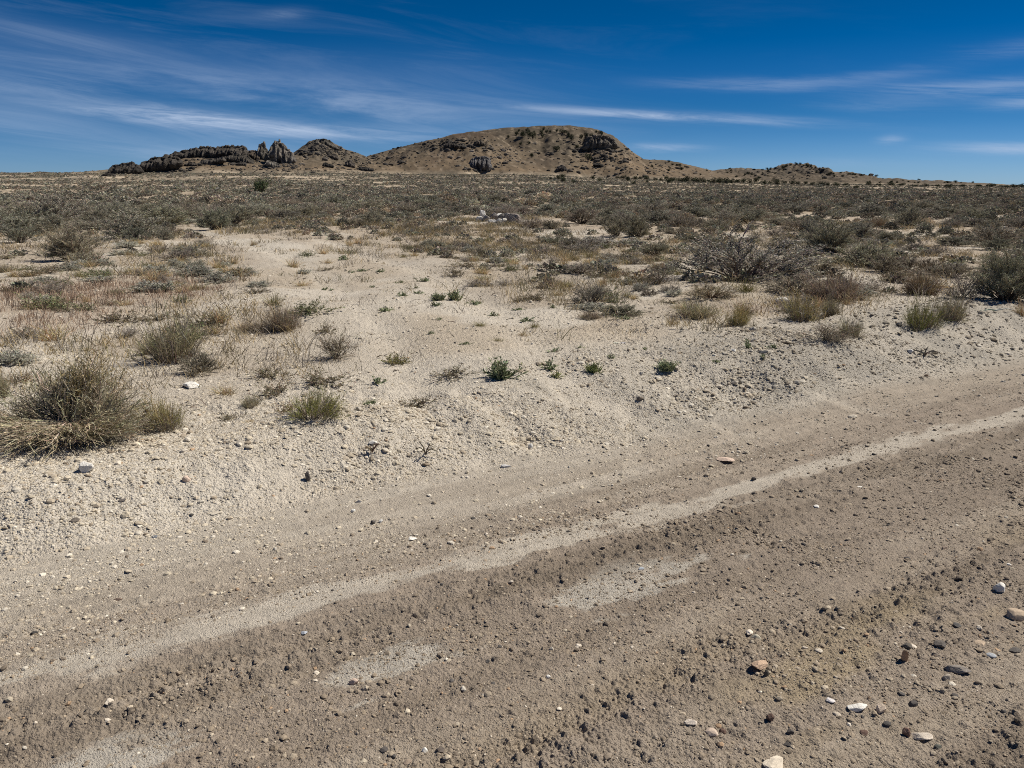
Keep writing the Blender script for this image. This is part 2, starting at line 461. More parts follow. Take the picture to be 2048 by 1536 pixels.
# wheel scrapes that climb the bank where the track leaves the road
tw = t + .32 * (s - 3.7) ** 2 * .3
scr = (gauss(tw, 2.05, .16) + gauss(tw, 2.45, .10) + gauss(tw, 3.35, .14) + gauss(tw, 4.25, .18)) * ss(3.5, 3.9, s) * (1 - ss(4.5, 5.3, s))
ruts = (.012 * np.sin(s * 44 + 2.5 * fbm(t / 1.2, s * 0, 2, 88)) * ss(.5, .6, fbm(t / 1.8, s / .3, 2, 89)) * road) * .5 + .007 * ruffle * road * ss(1.4, 2.2, s)
GZ[near] += (pebble + fine) * amp + clod - .018 * scr + ruts + .012 * yellow * (fbm(gx / .09, gy / .09, 2, 91) - .5)
rutm = np.maximum(np.exp(-(line_dist(gx, gy, RUT_A) / .24) ** 2), np.exp(-(line_dist(gx, gy, RUT_B) / .26) ** 2)) * ss(3.9, 4.6, s)
rutm = rutm * ss(.25, .5, fbm(gx / .6, gy / .6, 3, 141) + .15)
GZ[near] -= .03 * rutm * (1 - ss(20, 35, r))
markm = np.zeros(len(gx))
for pts_, w_ in MARKS:
    d_ = line_dist(gx, gy, pts_); w_ = w_ * (.8 + 1.0 * fbm(gx / .25, gy / .25, 2, 151)); br_ = ss(.3, .6, fbm(gx / .18, gy / .18, 3, 152)); GZ[near] += (-.011 * np.exp(-(d_ / w_) ** 2) + .006 * np.exp(-((d_ - w_ * 1.9) / w_) ** 2)) * br_
    markm = np.maximum(markm, np.exp(-(d_ / (w_ * 1.3)) ** 2))
# --- colours of the near ground (linear reflectance)
PALE = np.array([.500, .452, .378]); ROADC = np.array([.300, .250, .200]); MID = np.array([.375, .322, .258]); GREY = np.array([.43, .395, .335]); YEL = np.array([.345, .28, .185]); TAN = np.array([.43, .365, .28])
BROWN = np.array([.40, .325, .255])
def mix(a, b, k): return a + (np.asarray(b) - a) * np.clip(k, 0, 1)[:, None]
col = np.tile(PALE, (len(gx), 1))
col = mix(col, MID, road * (.55 + .5 * ss(0, 5, t)))
col = mix(col, ROADC, road * (1 - ss(2.55, 3.25, s + (fbm(t / .9, s / .2, 4, 21) - .5) * .75 - .10 * t * .5)) * .97)
col = mix(col, MID, road * .5 * ss(.52, .72, fbm(t / 1.6, s / .35, 4, 26)) * ss(.8, 1.8, s))
col = mix(col, PALE, band * .62 * ss(.3, .62, fbm(t / 1.4, s / .16, 4, 28)))
col = col * (1 + .34 * ruffle * road * ss(1.6, 2.4, s))[:, None]
col = mix(col, PALE, streak * .9)
col = mix(col, np.array([.46, .425, .365]), streak2 * .9)
wv_ = s + (fbm(t / 1.6, s * 0 + 6, 3, 170) - .5) * .22
raw = fbm(t / .9, s / .07, 4, 171)
lightb = np.maximum.reduce([gauss(wv_, 1.84, .10), gauss(wv_, 1.12, .13) * .8, gauss(wv_, .62, .2), gauss(wv_, 2.98, .05) * .8])
darkb = np.maximum.reduce([gauss(wv_, 1.62, .10), gauss(wv_, 2.03, .07) * .7, gauss(wv_, 2.48, .12), gauss(wv_, .9, .12), gauss(wv_, 3.12, .06) * .6])
col = mix(col, MID * 1.02, road * lightb * ss(.40, .62, raw) * .75)
col = mix(col, np.array([.205, .168, .130]), road * darkb * ss(.34, .6, 1 - raw) * .62)
col = mix(col, YEL, yellow * .75)
# damp darker stripe just under the pale streak
col = mix(col, np.array([.20, .165, .128]), gauss(s, 2.45, .13) * .7 * ss(.35, .6, fbm(t / 1.2, s / .2, 3, 29)))
off = 1 - road
soft_clear = np.clip(1.15 - line_dist(gx, gy, [(395, 462), (520, 485), (680, 540), (820, 620), (950, 700), (1010, 790)]) / (.9 + .16 * np.maximum(0, 13 - r)), 0, 1)
col = mix(col, np.array([.385, .330, .262]), off * ss(5.0, 6.5, s) * (1 - soft_clear) * (.45 + .5 * ss(.35, .6, fbm(gx / .9, gy / .9, 4, 160))))
patch = fbm(gx / 2.6, gy / 2.6, 4, 80)
col = mix(col, TAN, off * ss(.42, .66, patch) * .75 * ss(4.8, 6, s))
col = mix(col, np.array([.39, .325, .25]), off * ss(13, 26, r) * .75 * (1 - .8 * track))
col = mix(col, np.array([.55, .505, .43]), off * ss(.56, .7, fbm(gx / 1.7, gy / 1.7, 4, 83)) * .7)
rocky = ss(3.45, 3.9, s) * (1 - ss(5.0, 5.8, s)) * ss(1.2, 4.2, t)
col = mix(col, np.array([.365, .335, .285]), rocky * (.45 + .5 * ss(.38, .6, fbm(gx / .5, gy / .5, 4, 181))))
col = mix(col, PALE * 1.04, off * (scr * .5))
col = mix(col, PALE * 1.05, np.maximum(rutm * .6, markm * .45 * ss(.35, .6, fbm(gx / .12, gy / .12, 3, 143))))
BROWN_BLOBS = ground_blobs([(60, 590, 130, 1.6, 1.), (200, 585, 150, 1.5, 1.), (330, 590, 90, 1.2, .9), (110, 640, 140, .9, .9), (430, 560, 60, .9, .6), (1500, 620, 60, .5, .5)])
brownf = blob_field(gx, gy, BROWN_BLOBS)
col = mix(col, BROWN, off * brownf * .75)
col = col * (1 + .12 * (fbm(gx / .045, gy / .045, 2, 95) - .5) * 2)[:, None]

COLS = np.zeros((len(GX), 3))
COLS[near] = col
# --- far plain and hills
fm = ~near
fx, fy, fz, fh = GX[fm], GY[fm], GZ[fm], GH[fm]
fpx, fpy = project(fx, fy, fz)
SAGEC = np.array([.175, .150, .112]); SOILF = np.array([.36, .295, .215])
cover = fbm(fx / 9, fy / 24, 4, 101)
fc = mix(np.tile(SOILF, (len(fx), 1)), SAGEC, ss(30, 220, fy) * (.45 + .5 * ss(.36, .56, cover)))
fc = mix(fc, np.array([.45, .375, .28]), ss(.57, .66, fbm(fx / 30, fy / 8, 4, 103)) * ss(60, 120, fy) * .9)
# bare tan slopes of the hills
HSAND = np.array([.205, .150, .096]); HVEG = np.array([.070, .059, .043]); HRED = np.array([.11, .078, .057]); HGREY = np.array([.118, .107, .084])
hillm = ss(.3, 4, fh)
def blobs_to(lst, X, Z):
    """patches on the hill faces; (px, py, rx, ry, strength), matched against where each point of the slope lies"""
    o = np.zeros(len(X))
    for a, b, rx, ry, st in lst:
        o = np.maximum(o, st * np.exp(-(((X - a) / rx) ** 2 + ((Z - b) / ry) ** 2)))
    return o
sand = blobs_to([(1260, 335, 110, 22, 1), (1330, 345, 120, 18, 1), (1180, 330, 50, 14, .8), (860, 330, 90, 16, .8), (980, 320, 60, 16, .9), (1010, 340, 120, 10, .9), (480, 345, 170, 18, .95),
                 (640, 340, 90, 10, .9), (780, 335, 60, 14, .6), (930, 300, 40, 10, .5), (1420, 352, 70, 8, .9), (300, 348, 100, 8, .8), (1610, 352, 20, 4, .6)], fpx, fpy)
veg = blobs_to([(1080, 266, 130, 22, 1.15), (1000, 262, 110, 11, 1.1), (800, 294, 110, 10, 1), (1110, 292, 70, 24, .95), (720, 325, 90, 10, .5), (1110, 320, 50, 14, .6), (1600, 345, 200, 30, .75), (1350, 325, 60, 8, .9), (1820, 362, 130, 9, .9), (100, 350, 120, 8, .8)], fpx, fpy)
red = blobs_to([(940, 270, 45, 8, 1), (900, 310, 18, 12, .5), (1095, 322, 24, 14, .6), (870, 318, 9, 14, .7)], fpx, fpy)
hn = fbm(fx / 14, fy / 14, 5, 111)
hc = np.tile(np.array([.132, .103, .071]), (len(fx), 1))
hc = mix(hc, HSAND, sand * (.55 + .8 * (hn - .35)) * 1.1)
hc = mix(hc, HVEG, veg * (.75 + .6 * (hn - .5)))
hc = mix(hc, HRED, red * .8)
hc = mix(hc, HGREY, blobs_to([(640, 298, 50, 18, 1), (690, 312, 50, 12, .8), (555, 312, 40, 14, .7), (1200, 285, 40, 14, .7)], fpx, fpy) * (.6 + .6 * (hn - .3)))
speck = ss(.62, .72, fbm(fx / 2.2, fy / 5, 3, 115))
hc = mix(hc, np.array([.06, .05, .038]), speck * (.40 - .2 * sand))
hc = mix(hc, np.array([.26, .21, .155]), ss(.62, .70, fbm(fx / 3.5, fy / 5, 3, 117)) * .5)
streaks = ss(.58, .66, fbm(fx / 3 + fz * .5, fy / 30, 3, 119))
hc = mix(hc, HVEG, streaks * .35)
fc = mix(fc, 1, 0 * hillm); fc = fc + (hc - fc) * hillm[:, None]
COLS[fm] = fc
# rugged relief on the rocky parts of the hills
rock = blobs_to([(640, 292, 42, 14, 1), (690, 310, 40, 10, .7), (1205, 283, 45, 17, 1), (1150, 302, 26, 10, .5), (1245, 298, 12, 14, .4), (900, 290, 36, 8, .4), (1600, 335, 90, 14, .8),
                 (1500, 342, 50, 8, .7), (1700, 350, 60, 8, .6), (555, 310, 50, 18, .7)], fpx, fpy) * hillm
wv, vv = worley(fx / 6, fy / 9 + fz / 5, 7)
GZ[fm] += rock * ((.8 - wv) * 2.2 + (fbm(fx / 3.5, fy / 3.5, 4, 121) - .5) * 2.6) * np.clip(fy / 650, .8, 1.6) + hillm * (fbm(fx / 5, fy / 5, 3, 123) - .5) * 1.1
COLS[fm] = mix(COLS[fm], np.array([.085, .074, .062]), rock * ss(.35, .6, fbm(fx / 5, fy / 8, 4, 125)) * .9)
# micro relief of the plain so grazing light catches it
GZ[fm] += (1 - hillm) * (fbm(fx / 1.1, fy / 1.1, 2, 127) - .5) * .25

VERTS = np.stack([GX, GY, GZ], 1)
i0 = (np.arange(NR - 1)[:, None] * NA + np.arange(NA - 1)[None]).ravel()
QUADS = np.stack([i0, i0 + 1, i0 + NA + 1, i0 + NA], 1)
qc = QUADS.mean(1)
cx, cy = GX[QUADS].mean(1), GY[QUADS].mean(1)
cs, ct = road_st(cx, cy); cr = np.hypot(cx, cy)
wob = (fbm(ct / .6, cs / .6, 3, 19) - .5) * .3
is_road = (cs + wob < 3.72) & (cs > -4.5) & (cr < 400)
is_track = inside(cx, cy, TRACK) & ~is_road & (cr < 60)
is_hill = (GH[QUADS].max(1) > .6) & ~is_road
def sheet(name, mask, mat):
    q = QUADS[mask][:, ::-1]
    used, inv = np.unique(q, return_inverse=True)
    me = make_mesh(name, VERTS[used], inv.reshape(-1, 4), mat, COLS[used], True)
    return link(name, me, kind='structure')
sheet('gravel_road', is_road, M_ROAD)
sheet('dirt_track', is_track, M_SOIL)
sheet('hills', is_hill, M_HILL)
sheet('ground', ~(is_road | is_track | is_hill), M_SOIL)
del A, R

# surface height with the fine relief, for seating things (nearest grid vertex)
_azf = az; _rrf = rr
def surf(x, y):
    a = np.arctan2(x, y); r_ = np.hypot(x, y)
    ia = np.clip(np.interp(a, _azf, np.arange(len(_azf))), 0, NA - 1); ir = np.clip(np.interp(r_, _rrf, np.arange(len(_rrf))), 0, NR - 1)
    a0 = np.minimum(ia.astype(int), NA - 2); r0 = np.minimum(ir.astype(int), NR - 2)
    fa, fr = ia - a0, ir - r0
    g = GZ
    return (g[r0 * NA + a0] * (1 - fa) * (1 - fr) + g[r0 * NA + a0 + 1] * fa * (1 - fr) + g[(r0 + 1) * NA + a0] * (1 - fa) * fr + g[(r0 + 1) * NA + a0 + 1] * fa * fr)

#==PART3==
# ------------------------------------------------------------------ gravel (loose stones nobody could count): one object
def gravel():
    g = np.random.default_rng(77)
    tmpl = []
    for k in range(10):
        d, f = boulder(np.random.default_rng(200 + k), 0 if k < 6 else 1, 7, .08, .6, 1.0)
        tmpl.append((d * np.array([1, g.uniform(.65, .95), g.uniform(.4, .7)]), f))
    # r sampled from four rings; density and size change with distance
    parts = []
    def ring(r0, r1, n, lo, hi):
        r_ = np.sqrt(g.uniform(r0 * r0, r1 * r1, n)); a_ = np.radians(g.uniform(-43, 43, n))
        sz = lo * np.exp(g.exponential(.36, n)); sz = np.minimum(sz, hi)
        parts.append((r_ * np.sin(a_), r_ * np.cos(a_), sz))
    ring(1.5, 2.6, 30000, .0020, .013); ring(2.4, 3.6, 48000, .0022, .013); ring(3.3, 5.2, 75000, .0024, .016); ring(4.6, 8, 80000, .0030, .018); ring(7.5, 14, 40000, .0055, .025); ring(13, 26, 16000, .009, .04)
    x = np.concatenate([p[0] for p in parts]); y = np.concatenate([p[1] for p in parts]); sz = np.concatenate([p[2] for p in parts])
    s, t = road_st(x, y)
    # fewer stones on the wind-blown pale streaks, more in clumps and along the toe of the bank
    k = .35 + .9 * ss(.38, .62, fbm(x / .35, y / .35, 3, 301)) + .35 * ss(.45, .6, fbm(t / .9, s / .15, 3, 302))
    k *= 1 - .75 * gauss(s, 2.70, .13) - .45 * ss(3.05, 3.3, s) * (1 - ss(3.5, 3.75, s)) * (1 - ss(2, 5, t))
    toe = ss(3.6, 4.0, s) * (1 - ss(4.8, 5.6, s))
    tw = t + .1 * (s - 3.7) ** 2
    k *= 1 + toe * (.25 + 1.9 * ss(.48, .64, fbm(t / .8, s / .5, 3, 305)) + .5 * (gauss(t, -.2, .9) + gauss(t, 5.8, 1.4)))
    rk = toe * ss(1.2, 4.2, t); k *= 1 + 1.1 * rk
    k *= 1 - .7 * (gauss(tw, 2.05, .16) + gauss(tw, 3.35, .14)) * toe
    k *= np.where(inside(x, y, TRACK) & (s > 4.6), .55, 1)
    sz = sz * (1 + .45 * rk)
    keep = g.uniform(0, 1.5, len(x)) < k
    x, y, sz, s, t, toe = x[keep], y[keep], sz[keep], s[keep], t[keep], toe[keep]
    sz = sz * (1 + toe * (-.05 + .5 * ss(.48, .64, fbm(t / .8, s / .5, 3, 305))))
    n = len(x); z = surf(x, y)
    pal = np.array([[.50, .44, .34], [.42, .36, .275], [.34, .285, .215], [.27, .22, .162], [.19, .155, .118], [.085, .078, .072], [.40, .28, .18], [.60, .55, .46], [.64, .57, .47]])
    pr = np.array([.01, .05, .24, .42, .20, .03, .02, .01, .012]); pb = np.array([.50, .16, .05, .02, .012, .008, .008, .24, .005])
    cr_, cb_ = np.cumsum(pr / pr.sum()), np.cumsum(pb / pb.sum())
    u = g.uniform(size=n); brown = g.uniform(size=n) < (1 - ss(2.6, 3.5, s))
    ci = np.where(brown, np.searchsorted(cr_, u), np.searchsorted(cb_, u))
    c = pal[np.minimum(ci, 8)] * np.exp(g.normal(0, .12, (n, 1)))
    dim = ss(2, 6, t) * .26
    c = c * (1 - dim)[:, None]
    S = Soup(); which = g.integers(0, len(tmpl), n)
    for q, (tv, tf) in enumerate(tmpl):
        m = np.where(which == q)[0]; k_ = len(m)
        a = g.uniform(0, 2 * PI, k_); b = g.normal(0, .35, k_)
        ca, sa, cb, sb = np.cos(a), np.sin(a), np.cos(b), np.sin(b)
        v = tv[None] * sz[m][:, None, None]
        vx, vy, vz = v[..., 0], v[..., 1] * cb[:, None] - v[..., 2] * sb[:, None], v[..., 1] * sb[:, None] + v[..., 2] * cb[:, None]
        X = vx * ca[:, None] - vy * sa[:, None] + x[m][:, None]; Y = vx * sa[:, None] + vy * ca[:, None] + y[m][:, None]
        Z = vz + (z[m] + sz[m] * g.uniform(-.25, .25, k_))[:, None]
        V = np.stack([X, Y, Z], -1).reshape(-1, 3)
        S.add(V, (tf[None] + (np.arange(k_) * len(tv))[:, None, None]).reshape(-1, 3), np.repeat(c[m], len(tv), 0))
    o = link('gravel', S.mesh('gravel', M_GRAV), kind='stuff')
    return n
gravel()

# ------------------------------------------------------------------ single stones one can point at
ORD = ['first', 'second', 'third', 'fourth', 'fifth', 'sixth', 'seventh', 'eighth', 'ninth', 'tenth', 'eleventh', 'twelfth', 'thirteenth', 'fourteenth', 'fifteenth', 'sixteenth']
C_WHITE = (.78, .76, .70); C_PALE = (.60, .54, .44); C_PINK = (.60, .47, .38); C_TAN = (.47, .37, .27); C_GREY = (.27, .25, .23); C_DARK = (.075, .070, .068); C_BLUE = (.40, .43, .46); C_RUST = (.12, .07, .055); C_ORANGE = (.52, .32, .18)
def stone(px, py, w, h, colour, label, shape=(1, .8, .6), seed=None, turn=None, round_=False, name='stone', cat='stone', group=None, sub=3):
    """a stone whose foot is at (px, py), w pixels wide and h high in the reference"""
    seed = seed if seed is not None else int(px * 7 + py * 13)
    g = np.random.default_rng(seed)
    p = ground_at(px, py)[0]
    dist = p[1] * CT + (CAMZ - p[2]) * ST
    W_ = w / F * dist; H_ = h / F * dist
    d, f = boulder(g, sub, 14 if round_ else 10, .006 if round_ else .022, .82 if round_ else .6, 1.0)
    a = g.uniform(-.4, .4) if turn is None else turn
    d = d * np.array([1, shape[1], shape[2]])
    R_ = np.array([[math.cos(a), -math.sin(a), 0], [math.sin(a), math.cos(a), 0], [0, 0, 1]])
    d = d @ R_.T
    d[:, 2] -= d[:, 2].min() * .62
    low = math.atan2(CAMZ - p[2], p[1])
    d[:, 0] *= W_ / np.ptp(d[:, 0])
    # height on the picture comes from the stone's height and from the depth of its top
    dep = np.ptp(d[:, 1]) / np.ptp(d[:, 0]) * W_
    dep = min(np.ptp(d[:, 1]) * W_ / 2, H_ * 1.1 / max(math.sin(low), .12))
    d[:, 1] *= dep / np.ptp(d[:, 1])
    hh = max((H_ - dep * math.sin(low) * .8) / math.cos(low), W_ * .16)
    d[:, 2] *= hh / d[:, 2].max()
    z = float(surf(np.array([p[0]]), np.array([p[1] + dep * .4]))[0])
    gcol = np.tile(np.asarray(colour, float) * .86 + np.array([.30, .25, .20]) * .14, (len(d), 1)) * (1 + g.normal(0, .05, (len(d), 1)))
    me = make_mesh(name, d, f, M_STONE, gcol, round_)
    return link(name, me, loc=(p[0], p[1] + dep * .4, z - .002), label=label, cat=cat, group=group)

STONES = [
    (172, 946, 30, 24, C_WHITE, 'white broken rock on the gravel below the big sprawling rabbitbrush', {}),
    (380, 777, 36, 17, C_WHITE, 'flat bright white rock between the two big rabbitbrushes', {}),
    (298, 820, 18, 14, C_WHITE, 'white stone just behind the small golden rabbitbrush', {}),
    (372, 968, 16, 14, C_PINK, 'small pinkish stone on the gravel bank below the white flat rock', {}),
    (615, 964, 12, 20, C_DARK, 'dark slate stone standing on end at the foot of the bank', {}),
    (42, 872, 20, 12, C_WHITE, 'white stone beside the lower left fringe of the sprawling rabbitbrush', {}),
    (17, 866, 18, 10, C_WHITE, 'white stone at the left edge beside the sprawling rabbitbrush', {}),
    (1453, 925, 36, 11, C_PINK, 'flat pale pink stone lying just above the pale streak of the road', {'shape': (1, .6, .35)}),
    (1508, 962, 10, 9, C_DARK, 'upper of two small black stones on the pale streak', {}),
    (1508, 990, 9, 8, C_DARK, 'lower of two small black stones on the pale streak', {}),
    (2003, 1187, 22, 24, C_WHITE, 'smooth white egg shaped stone on the brown road', {'round_': True}),
    (2038, 1240, 38, 30, C_TAN, 'big rounded tan cobble at the right edge of the road', {'round_': True}),
    (1521, 1345, 36, 26, (.56, .40, .28), 'pinkish tan broken rock with white rim on the brown road', {}),
    (1533, 1353, 10, 15, (.11, .10, .075), 'small dark pebble tucked under the pinkish tan rock', {}),
    (1513, 1281, 20, 17, (.45, .42, .33), 'pale grey rounded stone above the pinkish tan rock', {'round_': True}),
    (707, 1367, 19, 17, C_PINK, 'lone pale pink stone on the brown road', {}),
    (1718, 1427, 44, 22, C_WHITE, 'white jagged shard of quartz lying on the road', {'shape': (1, .5, .4)}),
    (1763, 1431, 20, 22, (.66, .54, .42), 'white and rust stone beside the jagged quartz shard', {}),
    (1557, 1542, 46, 30, (.68, .60, .48), 'white and tan rock cut off by the bottom edge', {}),
    (1425, 1475, 26, 20, (.56, .45, .36), 'rounded pinkish pebble in the small cluster of stones', {'round_': True}),
    (1382, 1456, 26, 15, (.66, .58, .49), 'pale oblong stone left of the rounded pinkish pebble', {}),
    (1447, 1468, 15, 13, C_RUST, 'dark red brown pebble right of the rounded pinkish pebble', {'round_': True}),
    (1847, 1481, 42, 22, (.62, .55, .46), 'pale oblong chunk half sunk in the road', {'shape': (1, .5, .45), 'turn': -.2}),
    (1814, 1474, 16, 20, (.20, .12, .09), 'dark red brown stone leaning on the pale oblong chunk', {}),
    (1922, 1351, 48, 22, (.25, .225, .20), 'long grey wedge shaped stone on the road', {'shape': (1, .4, .4), 'turn': -.35}),
    (1897, 1361, 20, 16, (.40, .35, .29), 'pale brown stone left of the long grey wedge', {}),
    (1985, 1319, 20, 12, C_BLUE, 'flat light bluish grey pebble on the road', {'shape': (1, .7, .3), 'round_': True}),
    (1811, 1324, 12, 26, C_ORANGE, 'slender orange stone pointing away along the road', {'shape': (.4, 1, .35), 'turn': .35}),
    (1883, 1300, 24, 18, (.12, .11, .10), 'dark stone right of the slender orange one', {}),
    (1965, 1292, 24, 12, C_TAN, 'tan flat stone right of the dark stone', {}),
    (1816, 1299, 20, 16, (.11, .10, .085), 'dark brown stone above the slender orange one', {}),
    (1916, 1255, 18, 12, (.10, .10, .10), 'small charcoal pebble below left of the rounded tan cobble', {}),
    (2035, 1306, 26, 13, (.10, .095, .09), 'charcoal stone at the right edge under the rounded tan cobble', {}),
    (1912, 1397, 16, 12, C_DARK, 'black pebble below the long grey wedge', {'round_': True}),
    (1542, 1445, 16, 19, C_RUST, 'dark brown upright pebble between the pink cluster and the quartz shard', {}),
    (1582, 1468, 14, 13, C_DARK, 'black pebble left of the rust red stone', {}),
    (1578, 1493, 20, 13, C_DARK, 'black stone above the white and tan rock at the bottom', {}),
    (1731, 1470, 18, 13, C_RUST, 'rust red stone below the jagged quartz shard', {}),
    (1829, 1416, 18, 15, C_DARK, 'black round stone above the pale oblong chunk', {'round_': True}),
    (1662, 1409, 18, 12, (.70, .67, .66), 'small white slanted stone above left of the quartz shard', {'turn': -.5}),
    (1675, 1435, 16, 12, (.54, .47, .38), 'tan pebble below left of the quartz shard', {}),
    (1640, 1305, 15, 10, (.66, .59, .48), 'cream pebble above right of the pinkish tan rock', {'round_': True}),
    (1611, 1297, 12, 9, (.62, .55, .45), 'smaller cream pebble above right of the pinkish tan rock', {}),
    (767, 1507, 17, 13, C_DARK, 'black pebble near the bottom edge of the road', {'round_': True}),
    (880, 1509, 17, 12, (.10, .085, .075), 'dark brown pebble near the bottom edge right of the black one', {'round_': True}),
    (849, 1505, 12, 14, C_WHITE, 'small white pebble between the black and dark brown pebbles', {'round_': True}),
    (815, 1532, 18, 12, (.33, .26, .20), 'brown pebble at the bottom edge below the white one', {'round_': True}),
    (234, 1202, 20, 9, (.34, .25, .19), 'thin brown shard lying on the pale band of the road', {'shape': (1, .4, .4)}),
    (307, 1076, 13, 7, (.16, .18, .21), 'small bluish dark stone on the pale band of the road', {}),
    (824, 1079, 19, 8, C_WHITE, 'flat white stone in the middle of the road', {}),
    (545, 1078, 10, 6, C_PALE, 'tiny pale stone on the road left of the flat white one', {}),
    (745, 1049, 10, 9, C_DARK, 'small dark stone above left of the flat white one', {}),
    (761, 1046, 9, 9, C_WHITE, 'small white stone beside the small dark stone', {}),
    (716, 1004, 13, 8, (.13, .135, .15), 'dark grey stone on the pale road edge', {}),
    (706, 1025, 9, 8, C_WHITE, 'small white stone under the dark grey stone', {}),
    (1011, 934, 22, 8, (.66, .65, .63), 'pale squared stone lying below the bank', {'shape': (1, .4, .5), 'turn': .05}),
    (1061, 892, 10, 14, C_WHITE, 'white stone on the scraped bank', {}),
    (1708, 837, 19, 9, C_PALE, 'pale stone on the grey road edge under the right bank', {}),
    (1724, 975, 17, 7, C_WHITE, 'flat white chip on the dark right part of the road', {}),
    (1634, 1018, 12, 7, C_WHITE, 'small white chip below left of the flat white chip', {}),
    (608, 1272, 13, 9, (.50, .54, .60), 'flat bluish white stone sunk in the road', {'shape': (1, .8, .25)}),
    (1283, 1141, 12, 7, (.42, .47, .52), 'flat pale blue stone sunk in the road', {'shape': (1, .8, .25)}),
    (1097, 1356, 10, 9, C_WHITE, 'small white pebble in the lower middle of the road', {}),
    (1104, 1303, 9, 9, C_PALE, 'small cream pebble above the small white pebble', {}),
    (1565, 608, 28, 14, C_WHITE, 'white chalky rock beside the orange topped rabbitbrush', {}),
    (1468, 706, 12, 8, C_WHITE, 'white stone on the right bank among small green sprouts', {}),
    (1438, 775, 16, 8, C_PALE, 'larger pale stone on the right bank', {}),
    (1471, 768, 16, 9, C_PALE, 'pale stone right of the larger pale stone on the bank', {}),
    (1822, 706, 12, 8, C_WHITE, 'white stone high on the right bank', {}),
    (240, 1004, 18, 7, (.10, .09, .085), 'dark flat stone in the gravel under the left bank', {}),
    (145, 1046, 22, 7, (.12, .105, .09), 'dark flat stone farther down the left gravel', {}),
    (430, 1031, 22, 8, C_PALE, 'pale stone at the foot of the left bank', {}),
    (1880, 1497, 14, 12, (.09, .10, .09), 'black pebble below the pale oblong chunk', {}),
    (2020, 1130, 9, 7, C_WHITE, 'small white chip above the egg shaped stone', {}),
    (1890, 1100, 10, 8, (.40, .31, .24), 'small brown pebble in the right part of the road', {}),
    (745, 892, 18, 10, C_WHITE, 'white stone among twigs on the bank', {}),
    (770, 905, 14, 9, C_PALE, 'pale stone right of the white stone among twigs', {}),
]
for (px, py, w, h, c, lab, kw) in STONES:
    stone(px, py, w, h, c, lab, **kw)

# ring of stones out on the flat: every stone a thing
RING = [(963, 441, 13, 8, C_WHITE, 'small white stone at the left end of the stone ring'), (969, 439, 9, 16, C_WHITE, 'upright white stone at the left of the ring'), (976, 441, 13, 10, C_GREY, 'grey stone behind the upright white one'),
        (986, 440, 17, 13, (.16, .15, .15), 'dark grey boulder left of the middle of the ring'), (987, 445, 17, 6, C_WHITE, 'flat white stone at the front of the ring'), (996, 436, 17, 9, C_WHITE, 'white slab leaning on top of the ring'),
        (999, 445, 10, 7, C_WHITE, 'square white stone in the front middle of the ring'), (1003, 441, 14, 12, (.13, .125, .12), 'black boulder in the middle of the ring'), (1009, 445, 11, 8, C_WHITE, 'bright white stone right of the front middle'),
        (1013, 441, 12, 13, C_GREY, 'tall grey stone right of the middle'), (1023, 445, 22, 15, (.24, .21, .19), 'largest brown grey boulder in the ring'), (1031, 444, 9, 13, C_PALE, 'pale stone at the right end of the ring'),
        (1027, 436, 12, 7, (.12, .11, .11), 'dark stone lying on the largest boulder')]
for q in RING:
    stone(q[0] + (q[0] - 997) * .12, q[1] + 2, q[2] * 1.3, q[3] * 1.35, q[4], q[5], name='boulder', cat='boulder', group='stones of the ring')
# ------------------------------------------------------------------ plant kinds (unit size: about 1 wide, 1 high)
C_SAGE = np.array([.325, .310, .240]); C_SILV = np.array([.44, .43, .36]); C_OLIVE = np.array([.33, .295, .18]); C_GREEN = np.array([.098, .125, .058]); C_BLUEG = np.array([.255, .285, .165])
C_GOLD = np.array([.40, .295, .13]); C_STRAW = np.array([.46, .36, .20]); C_WOOD = np.array([.27, .225, .175]); C_DEAD = np.array([.30, .265, .225]); C_BARK = np.array([.13, .105, .085]); C_RUSTB = np.array([.30, .205, .14])

def bend(p0, p1, k, g, jit, lift):
    n = len(p0); u = np.linspace(0, 1, k)[None, :, None]
    P = p0[:, None] * (1 - u) + p1[:, None] * u
    L = np.linalg.norm(p1 - p0, axis=1)[:, None, None]
    P = P + g.normal(0, jit, (n, k, 3)) * L * (u * (1 - u * .3)) * 1.0
    P[..., 2] += (lift * L[..., 0] * (4 * u * (1 - u))[..., 0])
    P[:, 0] = p0
    return P

def along(P, i, u):
    """points and directions on poly-lines i at fraction u"""
    k = P.shape[1]; f = np.clip(u, 0, .999) * (k - 1); a = f.astype(int); w = (f - a)[:, None]
    return P[i, a] * (1 - w) + P[i, a + 1] * w, unit(P[i, a + 1] - P[i, a])

